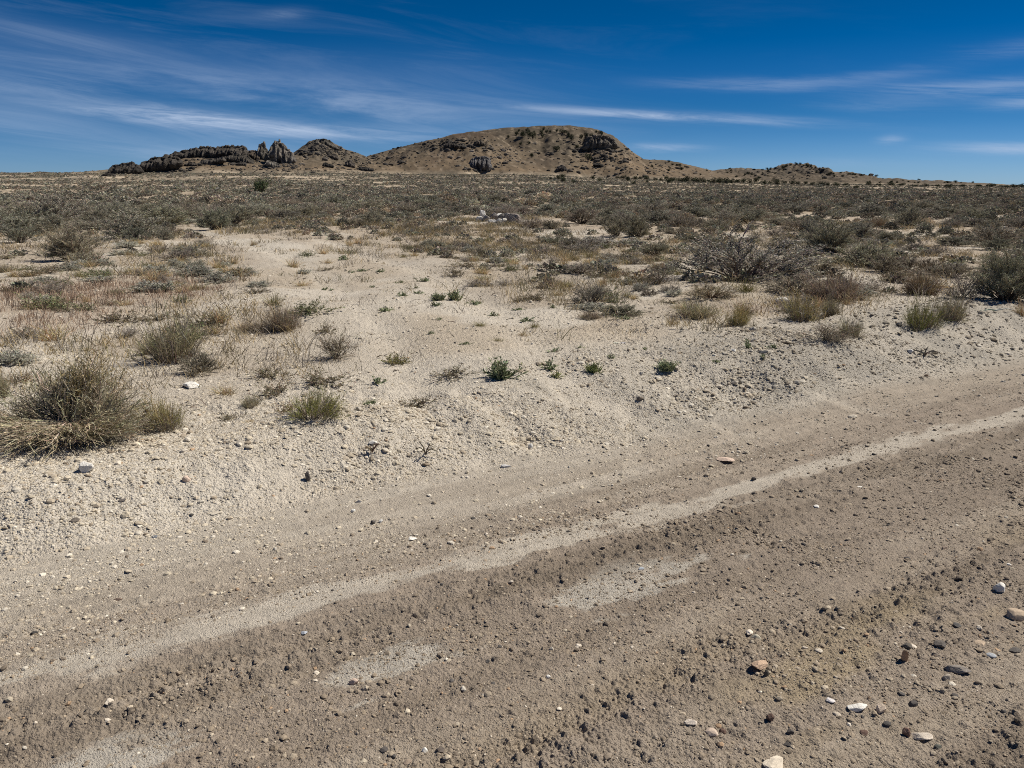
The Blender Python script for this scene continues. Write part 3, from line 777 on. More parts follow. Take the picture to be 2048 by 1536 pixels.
def sagebrush(seed, nm=40, ns=9, nl=20, col=C_SAGE, flat=1.0, leaf=.034, open_=1.0):
    g = np.random.default_rng(seed); A_, B_ = Soup(), Soup()
    a = g.uniform(0, 2 * PI, nm); el = np.arcsin(g.uniform(-.06, 1, nm)); R_ = g.uniform(.62, 1.04, nm)
    lob = 1 + .22 * np.sin(a * 2 + g.uniform(0, 6)) * np.cos(el)
    end = np.stack([np.cos(a) * np.cos(el) * .5 * R_ * lob, np.sin(a) * np.cos(el) * .5 * R_ * lob, .12 + np.sin(el) * .84 * R_ * flat], 1)
    st = np.stack([np.cos(a) * .03, np.sin(a) * .03, np.zeros(nm) - .03], 1) * g.uniform(.3, 1.6, (nm, 1))
    P = bend(st, end, 6, g, .055, .05)
    tubes(B_, P, np.linspace(.011, .003, 6)[None] * g.uniform(.6, 1.3, (nm, 1)), tint(nm, C_BARK * 1.2, .2, g), g)
    n2 = nm * ns; i2 = np.repeat(np.arange(nm), ns); q, d = along(P, i2, g.uniform(.40, 1.0, n2))
    out = unit(np.stack([q[:, 0], q[:, 1], q[:, 2] * .6 + .05], 1))
    dv = unit(d * .5 + out * .6 + g.normal(0, .45, (n2, 3)) + np.array([0, 0, .35]))
    P2 = bend(q, q + dv * g.uniform(.10, .24, (n2, 1)), 4, g, .06, .05)
    ribbons(B_, P2, np.linspace(.005, .0018, 4)[None] * np.ones((n2, 1)), tint(n2, C_WOOD, .2, g), g)
    n3 = n2 * nl; i3 = np.repeat(np.arange(n2), nl); q, d = along(P2, i3, g.uniform(.12, 1.0, n3) ** .8)
    clump = np.repeat(np.exp(g.normal(0, .22, n2)), nl)[:, None]
    age = .72 + .42 * np.clip(np.linalg.norm(q * np.array([2, 2, 1.1]), axis=1), 0, 1)[:, None] ** 2 * 0 + .28
    leaves(A_, q + g.normal(0, .012, (n3, 3)) * open_, d + g.normal(0, .55, (n3, 3)) + np.array([0, 0, .35]), g.uniform(.6, 1.3, n3) * leaf, g.uniform(.20, .32, n3) * leaf, tint(n3, col, .13, g) * clump * age, g)
    return A_, B_

def broom(seed, n=420, col=C_OLIVE, tip=None, spread=58, leafn=5, hang=0.0):
    g = np.random.default_rng(seed); A_, B_ = Soup(), Soup()
    a = g.uniform(0, 2 * PI, n); th = np.radians(spread * np.sqrt(g.uniform(0, 1, n)) * (1 + .15 * np.sin(3 * a + seed)))
    th = np.where(g.uniform(size=n) < .16, np.radians(g.uniform(spread, 86, n)), th)
    L = g.uniform(.5, 1.08, n) * (1 - .15 * np.sin(th)) * (.62 + .75 * vn(np.cos(a) * 1.6 + 9 + th * 1.2, np.sin(a) * 1.6 + 9, int(seed)))
    end = np.stack([np.cos(a) * np.sin(th) * .62 * L, np.sin(a) * np.sin(th) * .62 * L, np.cos(th) * L + hang * 0], 1)
    end[:, :2] += g.normal(0, .10, 2)[None] * end[:, 2:3]
    st = np.stack([np.cos(a), np.sin(a), a * 0], 1) * (g.uniform(.0, .14, (n, 1)) + .12 * np.sin(th)[:, None]); st[:, 2] = -.02
    dry = g.uniform(size=n) < .22
    P = bend(st, end, 6, g, .035, -.05)
    tc_ = tint(n, col, .2, g)
    if tip is not None:
        hi = ss(.55, .95, end[:, 2])[:, None] * g.uniform(0, 1, (n, 1)); tc_ = tc_ + (np.asarray(tip) - tc_) * hi
    tc_ = np.where(dry[:, None], tint(n, C_DEAD * 1.15, .2, g), tc_)
    m = g.uniform(size=n) < .55
    tubes(B_, P[m][:, :4], np.linspace(.0065, .003, 4)[None] * np.ones((m.sum(), 1)), tint(m.sum(), C_WOOD * 1.05, .2, g), g, 3)
    ribbons(A_, P[:, 2:], np.linspace(.0036, .0016, 4)[None] * np.ones((n, 1)), tc_, g)
    ns = n * 2; i2 = np.repeat(np.arange(n), 2); q, d = along(P, i2, g.uniform(.45, .9, ns))
    P2 = bend(q, q + unit(d + g.normal(0, .35, (ns, 3))) * g.uniform(.06, .2, (ns, 1)), 3, g, .04, .03)
    ribbons(A_, P2, np.linspace(.0028, .0012, 3)[None] * np.ones((ns, 1)), np.repeat(tc_, 2, 0), g)
    nl = ns * leafn; i3 = np.repeat(np.arange(ns), leafn); q, d = along(P2, i3, g.uniform(0, 1, nl))
    leaves(A_, q, d + g.normal(0, .4, (nl, 3)), g.uniform(.02, .05, nl), .0028, np.repeat(tc_, 2 * leafn, 0) * np.exp(g.normal(0, .15, (nl, 1))), g)
    return A_, B_

def sprawler(seed):
    """the big rabbitbrush: bare pale limbs splayed flat from the root crown, an upright olive tuft behind"""
    g = np.random.default_rng(seed); A_, B_ = Soup(), Soup()
    n = 420; a = g.uniform(0, 2 * PI, n); a = np.where(g.uniform(size=n) < .55, g.uniform(PI * 1.02, PI * 1.98, n), a)
    el = np.radians(g.uniform(2, 30, n)); L = g.uniform(.26, .54, n)
    root = np.array([.0, -.05, .16])
    st = root + np.stack([np.cos(a) * .05, np.sin(a) * .03, g.uniform(-.06, .03, n)], 1)
    end = root + np.stack([np.cos(a) * np.cos(el) * L, np.sin(a) * np.cos(el) * L, np.sin(el) * L - .10], 1); end[:, 2] = np.maximum(end[:, 2], .015 + g.uniform(0, .05, n))
    P = bend(st, end, 6, g, .035, .05)
    tubes(B_, P, np.linspace(.0040, .0013, 6)[None] * g.uniform(.5, 1.5, (n, 1)), tint(n, np.array([.39, .325, .245]), .22, g), g, 3)
    n2 = n * 5; i2 = np.repeat(np.arange(n), 5); q, d = along(P, i2, g.uniform(.45, 1, n2))
    P2 = bend(q, q + unit(d + g.normal(0, .35, (n2, 3)) + np.array([0, 0, .12])) * g.uniform(.05, .17, (n2, 1)), 3, g, .05, .03)
    tc2 = tint(n2, np.array([.42, .36, .255]), .25, g)
    ribbons(B_, P2, np.linspace(.0022, .001, 3)[None] * np.ones((n2, 1)), tc2, g)
    nl = n2 * 3; i3 = np.repeat(np.arange(n2), 3); q, d = along(P2, i3, g.uniform(.2, 1, nl))
    leaves(A_, q, d + g.normal(0, .4, (nl, 3)), g.uniform(.015, .035, nl), .0022, tint(nl, np.array([.37, .32, .205]), .25, g), g)
    # mounded limbs in uneven lobes behind and beside the root, standing higher
    lobes = [(-.30, .10, .34, 130, 0.0), (-.14, .22, .44, 130, 0.0), (.04, .20, .62, 150, 1.0), (.22, .12, .34, 110, 0.0), (.36, .02, .24, 90, 0.0), (-.40, -.05, .24, 80, 0.0), (.02, .05, .36, 70, 0.0), (.42, -.16, .16, 70, 0.0)]
    for lx, ly, lz, m, gd in lobes:
        st = root + np.stack([g.normal(lx * .25, .04, m), g.normal(ly * .4, .04, m), np.full(m, -.06)], 1)
        end = np.stack([g.normal(lx, .105, m), g.normal(ly, .09, m), np.abs(g.normal(lz, .10, m)) + .03], 1)
        P = bend(st, end, 6, g, .05, -.04)
        ribbons(B_, P, np.linspace(.0042, .0014, 6)[None] * np.ones((m, 1)), tint(m, np.array([.42, .36, .27]), .2, g), g)
        tc_ = tint(m, np.array([.36, .32, .215]), .22, g); tc_ = tc_ + (np.array([.36, .27, .11]) - tc_) * gd * g.uniform(0, 1, (m, 1))
        n2 = m * 6; i2 = np.repeat(np.arange(m), 6); q, d = along(P, i2, g.uniform(.4, 1, n2))
        P2 = bend(q, q + unit(d + g.normal(0, .5, (n2, 3)) + np.array([0, 0, .15])) * g.uniform(.04, .15, (n2, 1)), 3, g, .05, .03)
        ribbons(A_, P2, np.linspace(.0022, .001, 3)[None] * np.ones((n2, 1)), np.repeat(tc_, 6, 0), g)
        nl = n2 * 4; i3 = np.repeat(np.arange(n2), 4); q, d = along(P2, i3, g.uniform(.1, 1, nl))
        leaves(A_, q, d + g.normal(0, .5, (nl, 3)), g.uniform(.015, .035, nl), .0024, np.repeat(tc_, 24, 0) * np.exp(g.normal(0, .15, (nl, 1))), g)
    return A_, B_

def deadbush(seed, nm=38, ns=9, col=C_DEAD, flat=1.0):
    g = np.random.default_rng(seed); A_, B_ = Soup(), Soup()
    a = g.uniform(0, 2 * PI, nm); el = np.arcsin(g.uniform(.05, 1, nm)); R_ = g.uniform(.6, 1.05, nm)
    end = np.stack([np.cos(a) * np.cos(el) * .5 * R_, np.sin(a) * np.cos(el) * .5 * R_, .05 + np.sin(el) * .9 * R_ * flat], 1)
    P = bend(np.zeros((nm, 3)) - [0, 0, .02], end, 6, g, .07, .04)
    tubes(B_, P, np.linspace(.008, .0025, 6)[None] * np.ones((nm, 1)), tint(nm, col * .8, .2, g), g)
    n2 = nm * ns; i2 = np.repeat(np.arange(nm), ns); q, d = along(P, i2, g.uniform(.25, 1, n2))
    P2 = bend(q, q + unit(d + g.normal(0, .55, (n2, 3))) * g.uniform(.08, .28, (n2, 1)), 4, g, .07, .03)
    ribbons(B_, P2, np.linspace(.005, .002, 4)[None] * np.ones((n2, 1)), tint(n2, col, .2, g), g)
    n3 = n2 * 6; i3 = np.repeat(np.arange(n2), 6); q, d = along(P2, i3, g.uniform(.15, 1, n3))
    P3 = bend(q, q + unit(d + g.normal(0, .6, (n3, 3))) * g.uniform(.03, .10, (n3, 1)), 3, g, .07, 0)
    ribbons(A_, P3, np.linspace(.0028, .0014, 3)[None] * np.ones((n3, 1)), tint(n3, col * 1.02, .22, g), g)
    return A_, B_

def weed(seed, n=46, col=np.array([.185, .155, .098]), leaf=.06, flat=.5):
    """loose low weed, stems half lying"""
    g = np.random.default_rng(seed); A_ = Soup()
    a = g.uniform(0, 2 * PI, n); el = np.radians(g.uniform(8, 70, n)); L = g.uniform(.3, .6, n)
    root = np.stack([g.normal(0, .16, n), g.normal(0, .16, n), np.zeros(n)], 1)
    end = root + np.stack([np.cos(a) * np.cos(el) * L, np.sin(a) * np.cos(el) * L, np.sin(el) * L * 1.5], 1)
    P = bend(root, end, 5, g, .06, .04)
    ribbons(A_, P, np.linspace(.006, .0025, 5)[None] * np.ones((n, 1)), tint(n, C_WOOD * .8, .25, g), g)
    n3 = n * 30; i3 = np.repeat(np.arange(n), 30); q, d = along(P, i3, g.uniform(.15, 1, n3))
    leaves(A_, q, d * .5 + g.normal(0, .6, (n3, 3)), g.uniform(.5, 1.4, n3) * leaf, leaf * .2, tint(n3, col, .25, g, .1), g)
    return A_, None

def tuft(seed, n=130, col=C_STRAW, spread=60, wid=.006):
    g = np.random.default_rng(seed); A_ = Soup()
    a = g.uniform(0, 2 * PI, n); th = np.radians(spread * g.uniform(0, 1, n) ** .7); L = g.uniform(.45, 1.05, n)
    st = np.stack([g.normal(0, .09, n), g.normal(0, .09, n), np.zeros(n) - .02], 1)
    end = st + np.stack([np.cos(a) * np.sin(th) * .6 * L, np.sin(a) * np.sin(th) * .6 * L, np.cos(th) * L], 1)
    P = bend(st, end, 5, g, .03, .12)
    ribbons(A_, P, np.linspace(wid, wid * .3, 5)[None] * np.ones((n, 1)), tint(n, col, .22, g, .08), g)
    return A_, None

def forb(seed, shoots=9, col=C_BLUEG, leaf=.3):
    g = np.random.default_rng(seed); A_ = Soup()
    a = g.uniform(0, 2 * PI, shoots); th = np.radians(g.uniform(5, 72, shoots)); L = g.uniform(.5, 1.0, shoots)
    st = np.stack([g.normal(0, .10, shoots), g.normal(0, .10, shoots), np.zeros(shoots) - .02], 1)
    end = st + np.stack([np.cos(a) * np.sin(th) * .55 * L, np.sin(a) * np.sin(th) * .55 * L, np.cos(th) * L], 1)
    P = bend(st, end, 5, g, .04, -.08)
    tubes(A_, P, np.linspace(.016, .008, 5)[None] * np.ones((shoots, 1)), tint(shoots, col * 1.1, .15, g), g, 3)
    n3 = shoots * 20; i3 = np.repeat(np.arange(shoots), 20); q, d = along(P, i3, g.uniform(.1, 1, n3))
    leaves(A_, q, d * .9 + g.normal(0, .5, (n3, 3)) + [0, 0, .2], g.uniform(.5, 1.1, n3) * leaf, leaf * .13, tint(n3, col, .2, g, .08), g)
    return A_, None

KINDS = {}
def register(kind, soups, leafmat, join=False):
    out = []
    for i, (a, b) in enumerate(soups):
        out.append((a.mesh(kind + '_foliage', leafmat), b.mesh(kind + '_wood', M_WOOD) if b is not None else None))
    KINDS[kind] = out
register('sage', [sagebrush(100 + i, 44 + 4 * (i % 3), 11, 28, leaf=.026) for i in range(6)], M_LEAF)
register('bigsage', [sagebrush(112 + i, 80, 13, 30, C_SAGE * .95, 1.0, .019) for i in range(2)], M_LEAF)
register('silver', [sagebrush(120 + i, 50, 7, 20, C_SILV, .8, .04) for i in range(3)], M_LEAF)
register('greysage', [sagebrush(130 + i, 46, 11, 18, np.array([.340, .305, .250]), .9, .024) for i in range(4)], M_LEAF)
register('broom', [broom(140 + i) for i in range(3)], M_LEAF)
register('goldbroom', [broom(150 + i, 420, np.array([.34, .29, .135]), C_GOLD * .9, 55) for i in range(3)], M_LEAF)
register('tanbroom', [broom(160 + i, 520, np.array([.33, .265, .18]), np.array([.43, .35, .24]), 66, 3) for i in range(3)], M_LEAF)
register('greenbroom', [broom(170 + i, 460, np.array([.27, .265, .09]), np.array([.27, .25, .10]), 62, 6) for i in range(2)], M_LEAF)
register('sprawl', [sprawler(180)], M_LEAF)
register('dead', [deadbush(190 + i) for i in range(4)], M_WOOD)
register('weed', [weed(200 + i) for i in range(4)], M_LEAF)
register('greenweed', [weed(205 + i, 40, np.array([.19, .195, .105]), .07) for i in range(3)], M_LEAF)
register('tuft', [tuft(210 + i) for i in range(4)], M_GRASS)
register('goldtuft', [tuft(220 + i, 160, np.array([.43, .325, .185]), 70) for i in range(2)], M_GRASS)
register('greentuft', [tuft(225 + i, 150, np.array([.25, .22, .09]), 65) for i in range(2)], M_GRASS)
register('forb', [forb(230 + i) for i in range(5)], M_LEAF)
register('clumpforb', [forb(240 + i, 60, C_BLUEG * .95, .16) for i in range(3)], M_LEAF)

WHAT = {'bigsage': ('sagebrush_shrub', 'sagebrush'), 'sage': ('sagebrush_shrub', 'sagebrush'), 'silver': ('sagebrush_shrub', 'sagebrush'), 'greysage': ('sagebrush_shrub', 'sagebrush'), 'broom': ('rabbitbrush_shrub', 'shrub'), 'goldbroom': ('rabbitbrush_shrub', 'shrub'),
        'tanbroom': ('rabbitbrush_shrub', 'shrub'), 'greenbroom': ('rabbitbrush_shrub', 'shrub'), 'sprawl': ('rabbitbrush_shrub', 'shrub'), 'dead': ('dead_shrub', 'dead shrub'), 'weed': ('weed_plant', 'weed'),
        'greenweed': ('weed_plant', 'weed'), 'tuft': ('grass_tuft', 'grass tuft'), 'goldtuft': ('grass_tuft', 'grass tuft'), 'greentuft': ('grass_tuft', 'grass tuft'), 'forb': ('green_plant', 'plant'), 'clumpforb': ('green_plant', 'plant')}
TAKEN = []          # (x, y, radius) of hand placed plants
def plant_at(kind, x, y, W_, H_, label, group=None, seed=0, shade=(1, 1, 1), rot=None, parts=True, depth=1.0):
    g = np.random.default_rng(seed)
    T = KINDS[kind]; fo, wo = T[int(g.integers(len(T)))]
    name, cat = WHAT[kind]
    z = float(surf(np.array([x]), np.array([y]))[0]) - .01
    rz = g.uniform(0, 2 * PI) if rot is None else rot
    sh = (*[float(c) for c in shade], 1)
    scale = (W_, W_ * depth, H_)
    if wo is None:
        o = link(name, fo, loc=(x, y, z), rotz=rz, scale=scale, label=label, cat=cat, group=group); o.color = sh
    else:
        o = link(name, None, loc=(x, y, z), rotz=rz, scale=scale, label=label, cat=cat, group=group)
        o.empty_display_size = .05
        a = link('foliage', fo, o); a.color = sh
        b = link('woody_base', wo, o); b.color = sh
    TAKEN.append((x, y, W_ * .5))
    return o
def plant(kind, px, py, w, h, label, **kw):
    """px, py: foot in the reference, w and h in pixels"""
    p = ground_at(px, py)[0]
    dist = p[1] * CT + (CAMZ - p[2]) * ST
    low = math.atan2(CAMZ - p[2], p[1])
    if 'broom' in kind or kind == 'sprawl': w, h = w * 1.12, h * 1.18
    if kind in ('bigsage', 'sage', 'greysage', 'dead', 'silver'): w, h = w * .88, h * .92
    W_ = w / F * dist
    H_ = max(h / F * dist / math.cos(low) - W_ * .35 * math.sin(low), .25 * h / F * dist)
    # the foot given is the near edge of the plant
    back = W_ * .28 * kw.get('depth', 1.0)
    return plant_at(kind, p[0] * (1 + back / p[1]), p[1] + back, W_, H_, label, seed=int(px * 3 + py * 7), **kw)

HAND = [
 ('sprawl', 152, 896, 262, 190, 'big sprawling rabbitbrush with bare pale limbs splayed over the gravel', dict(rot=0.0)),
 ('goldbroom', 333, 868, 105, 74, 'small rabbitbrush with golden tips beside the big sprawling one', {}),
 ('broom', 348, 730, 136, 100, 'upright grey green rabbitbrush behind the flat white rock', {}),
 ('greysage', 400, 750, 112, 62, 'low grey spreading lobe growing against the upright grey green rabbitbrush', dict(shade=(.85, .86, .8))),
 ('broom', 300, 712, 55, 38, 'low olive side shoot left of the upright grey green rabbitbrush', {}),
 ('silver', 34, 732, 92, 48, 'low silvery sagebrush cushion at the left edge above the sprawling rabbitbrush', {}),
 ('weed', 48, 768, 60, 34, 'brown dry weed under the silvery cushion at the left edge', dict(shade=(1.3, 1.15, 1.1))),
 ('broom', 2, 798, 50, 58, 'dark rabbitbrush cut by the left edge', {}),
 ('dead', 260, 676, 64, 30, 'small leafless grey shrub behind the upright grey green rabbitbrush', {}),
 ('bigsage', 140, 522, 128, 86, 'largest sagebrush of the left side, standing alone with a dark foot', dict(shade=(1.1, 1.05, 1))),
 ('silver', 212, 531, 46, 22, 'small silvery cushion right of the largest left sagebrush', {}),
 ('silver', 351, 533, 40, 24, 'silvery cushion beside yellow grass near the dirt track', {}),
 ('silver', 403, 541, 22, 28, 'narrow silvery cushion at the edge of the dirt track', {}),
 ('sage', 378, 514, 80, 34, 'green grey sagebrush leaning over the bend of the dirt track', {}),
 ('greysage', 320, 505, 60, 22, 'pale low sagebrush left of the one at the track bend', {}),
 ('dead', 104, 590, 96, 40, 'leafless purplish grey shrub in the rusty dry grass', {}),
 ('silver', 196, 566, 78, 20, 'flat silvery cushion on pale soil above the rusty grass', {}),
 ('sage', 275, 482, 58, 40, 'dark rounded sagebrush left of the dirt track', dict(shade=(.8, .85, .85))),
 ('sage', 330, 480, 40, 28, 'small olive sagebrush where the dirt track turns', {}),
 ('sage', 430, 460, 74, 56, 'dark sagebrush on the far side of the dirt track', dict(shade=(.85, .9, .85))),
 ('sage', 42, 487, 76, 50, 'blue grey sagebrush left of the largest left sagebrush', dict(shade=(.9, .95, .95))),
 ('sage', 108, 462, 80, 45, 'bushy sagebrush just behind the largest left sagebrush', {}),
 ('sage', 200, 455, 90, 46, 'broad sagebrush behind and right of the largest left sagebrush', {}),
 ('sage', 250, 440, 70, 36, 'sagebrush in the middle of the left thicket', {}),
 ('tanbroom', 568, 664, 76, 58, 'rounded tan broom of dry stems beside a forked stick', {}),
 ('tanbroom', 512, 666, 96, 24, 'flattened dry tan stems left of the rounded tan broom', {}),
 ('greenweed', 627, 632, 92, 42, 'grey green weed right of the rounded tan broom', {}),
 ('greentuft', 548, 612, 62, 38, 'yellowish grass tuft above the rounded tan broom', {}),
 ('dead', 672, 722, 118, 82, 'thin open dry shrub in the middle left of the clearing', dict(shade=(.85, .8, .68))),
 ('weed', 650, 668, 50, 34, 'grey dry weed above the thin open dry shrub', {}),
 ('greenbroom', 634, 848, 124, 62, 'bright olive green bush at the top of the bank', {}),
 ('weed', 578, 830, 50, 32, 'brown dry weed leaning on the bright olive bush', dict(shade=(1.3, 1.1, 1))),
 ('broom', 502, 818, 46, 28, 'small olive shrub left of the bright olive bush', {}),
 ('weed', 459, 840, 52, 28, 'brown weed left of the small olive shrub', {}),
 ('tuft', 502, 846, 44, 14, 'tiny flat straw tuft under the small olive shrub', {}),
 ('greenweed', 790, 725, 62, 42, 'brown green weed on the clearing right of the thin dry shrub', dict(shade=(1, .9, .7))),
 ('weed', 646, 778, 120, 42, 'wide brown weed above the bright olive bush', {}),
 ('weed', 540, 760, 84, 40, 'sparse brown weed above left of the bright olive bush', {}),
 ('weed', 548, 795, 84, 46, 'brown weed directly left behind the bright olive bush', {}),
 ('tuft', 452, 792, 90, 32, 'long straw coloured tuft right of the flat white rock', {}),
 ('weed', 836, 802, 78, 42, 'brown weed at the lip of the bank right of the bright olive bush', {}),
 ('weed', 903, 756, 84, 34, 'brown weed at the lip of the bank left of the blue green clump', {}),
 ('clumpforb', 1003, 762, 84, 52, 'blue green leafy clump at the lip of the bank', {}),
 ('clumpforb', 740, 812, 34, 16, 'small blue green plant right of the bright olive bush', {}),
 ('forb', 756, 772, 34, 24, 'small dark green plant above the small blue green one', {}),
 ('forb', 1098, 736, 38, 28, 'green plant at the lip of the bank right of the blue green clump', {}),
 ('forb', 1112, 748, 34, 20, 'olive plant just below the green plant on the lip', dict(shade=(1.1, 1, .7))),
 ('clumpforb', 1186, 745, 48, 28, 'green plant in the middle of the bank lip', dict(shade=(.95, .95, .7))),
 ('clumpforb', 1333, 744, 58, 28, 'low blue green cushion on the right part of the bank lip', {}),
 ('forb', 1495, 700, 24, 22, 'green sprout nearest the white stone on the right bank', {}),
 ('forb', 1545, 698, 26, 16, 'flat green sprout right of the one by the white stone', {}),
 ('forb', 1525, 718, 20, 14, 'green sprout lower on the right bank', {}),
 ('forb', 1433, 728, 20, 12, 'small green sprout right of the low blue green cushion', {}),
 ('clumpforb', 877, 602, 44, 20, 'left one of two leafy blue green plants in the middle of the clearing', {}),
 ('clumpforb', 909, 601, 42, 28, 'right one of two leafy blue green plants in the middle of the clearing', {}),
 ('greentuft', 960, 654, 48, 18, 'yellow green tuft in the middle of the clearing', {}),
 ('greentuft', 995, 683, 42, 14, 'yellow green tuft below the first in the middle of the clearing', {}),
 ('greentuft', 1069, 653, 38, 16, 'yellow green tuft right of the first in the clearing', {}),
 ('tuft', 1046, 668, 48, 14, 'faint straw tuft between the yellow green tufts', {}),
 ('greentuft', 966, 562, 64, 18, 'flat olive tuft at the far side of the clearing', {}),
 # right side
 ('bigsage', 2012, 606, 178, 136, 'huge sagebrush cut by the right edge', dict(shade=(.95, .97, .88))),
 ('dead', 1926, 602, 96, 74, 'leafless purple grey shrub left of the huge sagebrush', dict(shade=(.75, .72, .72))),
 ('tanbroom', 1843, 592, 90, 62, 'rounded brown broom left of the leafless purple grey shrub', dict(shade=(.72, .66, .6))),
 ('goldbroom', 1604, 646, 96, 62, 'orange topped rabbitbrush beside the white chalky rock', {}),
 ('broom', 1661, 634, 46, 48, 'olive rabbitbrush touching the orange topped one', {}),
 ('greenbroom', 1842, 662, 74, 66, 'green rabbitbrush with yellow tips at the edge of the right bank', {}),
 ('broom', 1899, 646, 70, 58, 'grey olive rabbitbrush right of the green one with yellow tips', {}),
 ('goldbroom', 1473, 654, 58, 40, 'golden green rabbitbrush alone on the pale soil', dict(shade=(1.1, 1.1, .9))),
 ('dead', 1650, 690, 130, 58, 'sprawling dry shrub with bare sticks on the right bank', dict(shade=(.95, .9, .78))),
 ('broom', 1700, 676, 60, 42, 'dark olive rabbitbrush behind the sprawling dry shrub', {}),
 ('broom', 1392, 640, 108, 40, 'low windswept grey green rabbitbrush left of the golden green one', {}),
 ('goldtuft', 2040, 632, 50, 44, 'golden dry bush cut by the right edge', {}),
 ('goldtuft', 1692, 612, 44, 22, 'orange grass tuft behind the olive rabbitbrush', {}),
 ('bigsage', 1662, 508, 130, 78, 'tall dark sagebrush standing above its neighbours on the right slope', dict(shade=(.92, .92, .86))),
 ('greysage', 1632, 552, 118, 44, 'wide olive brown sagebrush in front of the tall dark one', dict(shade=(.7, .68, .58))),
 ('greysage', 1772, 548, 104, 46, 'wide grey sagebrush behind the rounded brown broom', dict(shade=(.72, .7, .64))),
 ('greysage', 1690, 584, 76, 42, 'purplish grey sagebrush right behind the orange topped rabbitbrush', dict(shade=(.78, .74, .74))),
 ('silver', 1725, 592, 66, 26, 'silvery cushion right of the purplish grey sagebrush', {}),
 ('greysage', 1732, 528, 52, 32, 'small round brown sagebrush above the wide grey one', dict(shade=(.7, .64, .55))),
 ('greysage', 1857, 545, 66, 38, 'brown sagebrush above the rounded brown broom', dict(shade=(.72, .66, .58))),
 ('silver', 1726, 602, 30, 22, 'small silvery round cushion near the orange grass tuft', {}),
 ('bigsage', 1429, 528, 104, 66, 'large dark sagebrush in the middle of the right slope', dict(shade=(.92, .92, .88))),
 ('greysage', 1502, 550, 104, 56, 'brown grey sagebrush right of the large dark one', dict(shade=(.72, .7, .64))),
 ('dead', 1318, 570, 90, 56, 'open grey dead shrub with pale sticks on the slope', dict(shade=(.8, .76, .7))),
 ('sage', 1232, 474, 62, 42, 'left one of two dark sagebrushes right of the stone ring', dict(shade=(.8, .78, .72))),
 ('sage', 1277, 476, 56, 46, 'right one of two dark sagebrushes right of the stone ring', dict(shade=(.76, .74, .66))),
 ('dead', 1170, 506, 92, 40, 'dead shrub with leaning bare branches below the two dark sagebrushes', {}),
 ('silver', 1282, 582, 46, 24, 'grey silver cushion on the open soil below the slope', {}),
 ('greenweed', 1230, 608, 50, 30, 'olive weed on the open soil left of the silver cushion', {}),
 ('goldtuft', 1205, 574, 42, 26, 'golden straw tuft at the foot of the slope', {}),
 ('greysage', 1420, 602, 120, 46, 'dry brown brush above the low windswept rabbitbrush', dict(shade=(.9, .85, .7))),
 ('tanbroom', 1180, 640, 60, 22, 'straw brown tuft at the edge of the clearing', {}),
]
for k, px, py, w, h, lab, kw in HAND:
    plant(k, px, py, w, h, lab, **kw)
FORBS = [(745, 575), (722, 543), (702, 546), (802, 566), (832, 577), (806, 593), (836, 588), (946, 608), (985, 628), (1106, 616), (1036, 620), (772, 621), (872, 612), (652, 578), (955, 603), (845, 563), (690, 520), (760, 545),
         (1055, 640), (880, 640), (930, 690), (860, 668), (1110, 700), (1160, 695), (1220, 715), (990, 720), (1290, 700), (1245, 640)]
FORBS.sort()
for i, (px, py) in enumerate(FORBS):
    sz = [1, 1.3, .8, 1.15, .7][i % 5]
    w_, h_ = (24 + (py - 540) * .03) * sz, (9 + (py - 540) * .02) * sz
    near_ = 'of the far clearing' if py < 610 else 'of the near clearing'
    rank = [q for q in FORBS if (q[1] < 610) == (py < 610)].index((px, py))
    side = ORD[rank] + ' from left' if rank < 12 else ORD[sum((q[1] < 610) == (py < 610) for q in FORBS) - 1 - rank] + ' from right'
    plant('forb', px, py, w_, h_, f"small blue green sprout, {side} among sprouts {near_}", group='green sprouts on the clearing')
# ------------------------------------------------------------------ scattered shrubs and tufts
RIGHT_PX = [(1060, 446), (1150, 455), (1200, 500), (1280, 545), (1340, 580), (1450, 600), (1560, 600), (1740, 615), (1900, 605), (2200, 620), (2300, 425), (1100, 425)]
def px_zone(px, py):
    """how thick the brush stands (shrubs per square metre, mean height) where the reference shows it"""
    left = (px < 345 - (py - 455) * .4) & (py < 478)
    band = (py < 452) & (px < 650)
    right = inside(px, py, RIGHT_PX)
    d = np.full(px.shape, .10); h = np.full(px.shape, .24)
    d = np.where((px < 380) & (py >= 478) & (py < 560), .14, d)
    d = np.where((px > 600) & (px < 1200) & (py < 530), .55, d); h = np.where((px > 600) & (px < 1200) & (py < 530), .24, h)
    d = np.where((px > 900) & (px < 1480) & (py >= 520) & (py < 650) & ~right, .55, d); h = np.where((px > 900) & (px < 1480) & (py >= 520) & ~right, .17, h)
    d = np.where(left | band, 1.0, d); h = np.where(left | band, .46, h)
    d = np.where(right, .52, d); h = np.where(right, .32, h)
    open_r = ((px - 1840) / 110) ** 2 + ((py - 478) / 26) ** 2 < 1
    d = np.where(open_r, .35, d); h = np.where(open_r, .22, h)
    far = py < 431
    d = np.where(far, .85, d); h = np.where(far, .30, h)
    return d, h
g = np.random.default_rng(4242)
N_ = 60000
r_ = np.sqrt(g.uniform(7.5 ** 2, 72 ** 2, N_)); a_ = np.radians(g.uniform(-41, 41, N_))
x, y = r_ * np.sin(a_), r_ * np.cos(a_)
zz = surf(x, y); px, py = project(x, y, zz)
s_, t_ = road_st(x, y)
dens, hm = px_zone(px, py)
area = math.radians(82) / 2 * (72 ** 2 - 7.5 ** 2)
pk = dens * area / N_ * (.35 + 1.3 * ss(.36, .6, fbm(x / 4.5, y / 4.5, 3, 501)))
ok = (g.uniform(size=N_) < pk) & (s_ > 5.4) & ~inside(x, y, TRACK)
ok &= ~(inside(x, y, CLEAR) & (g.uniform(size=N_) < .9))
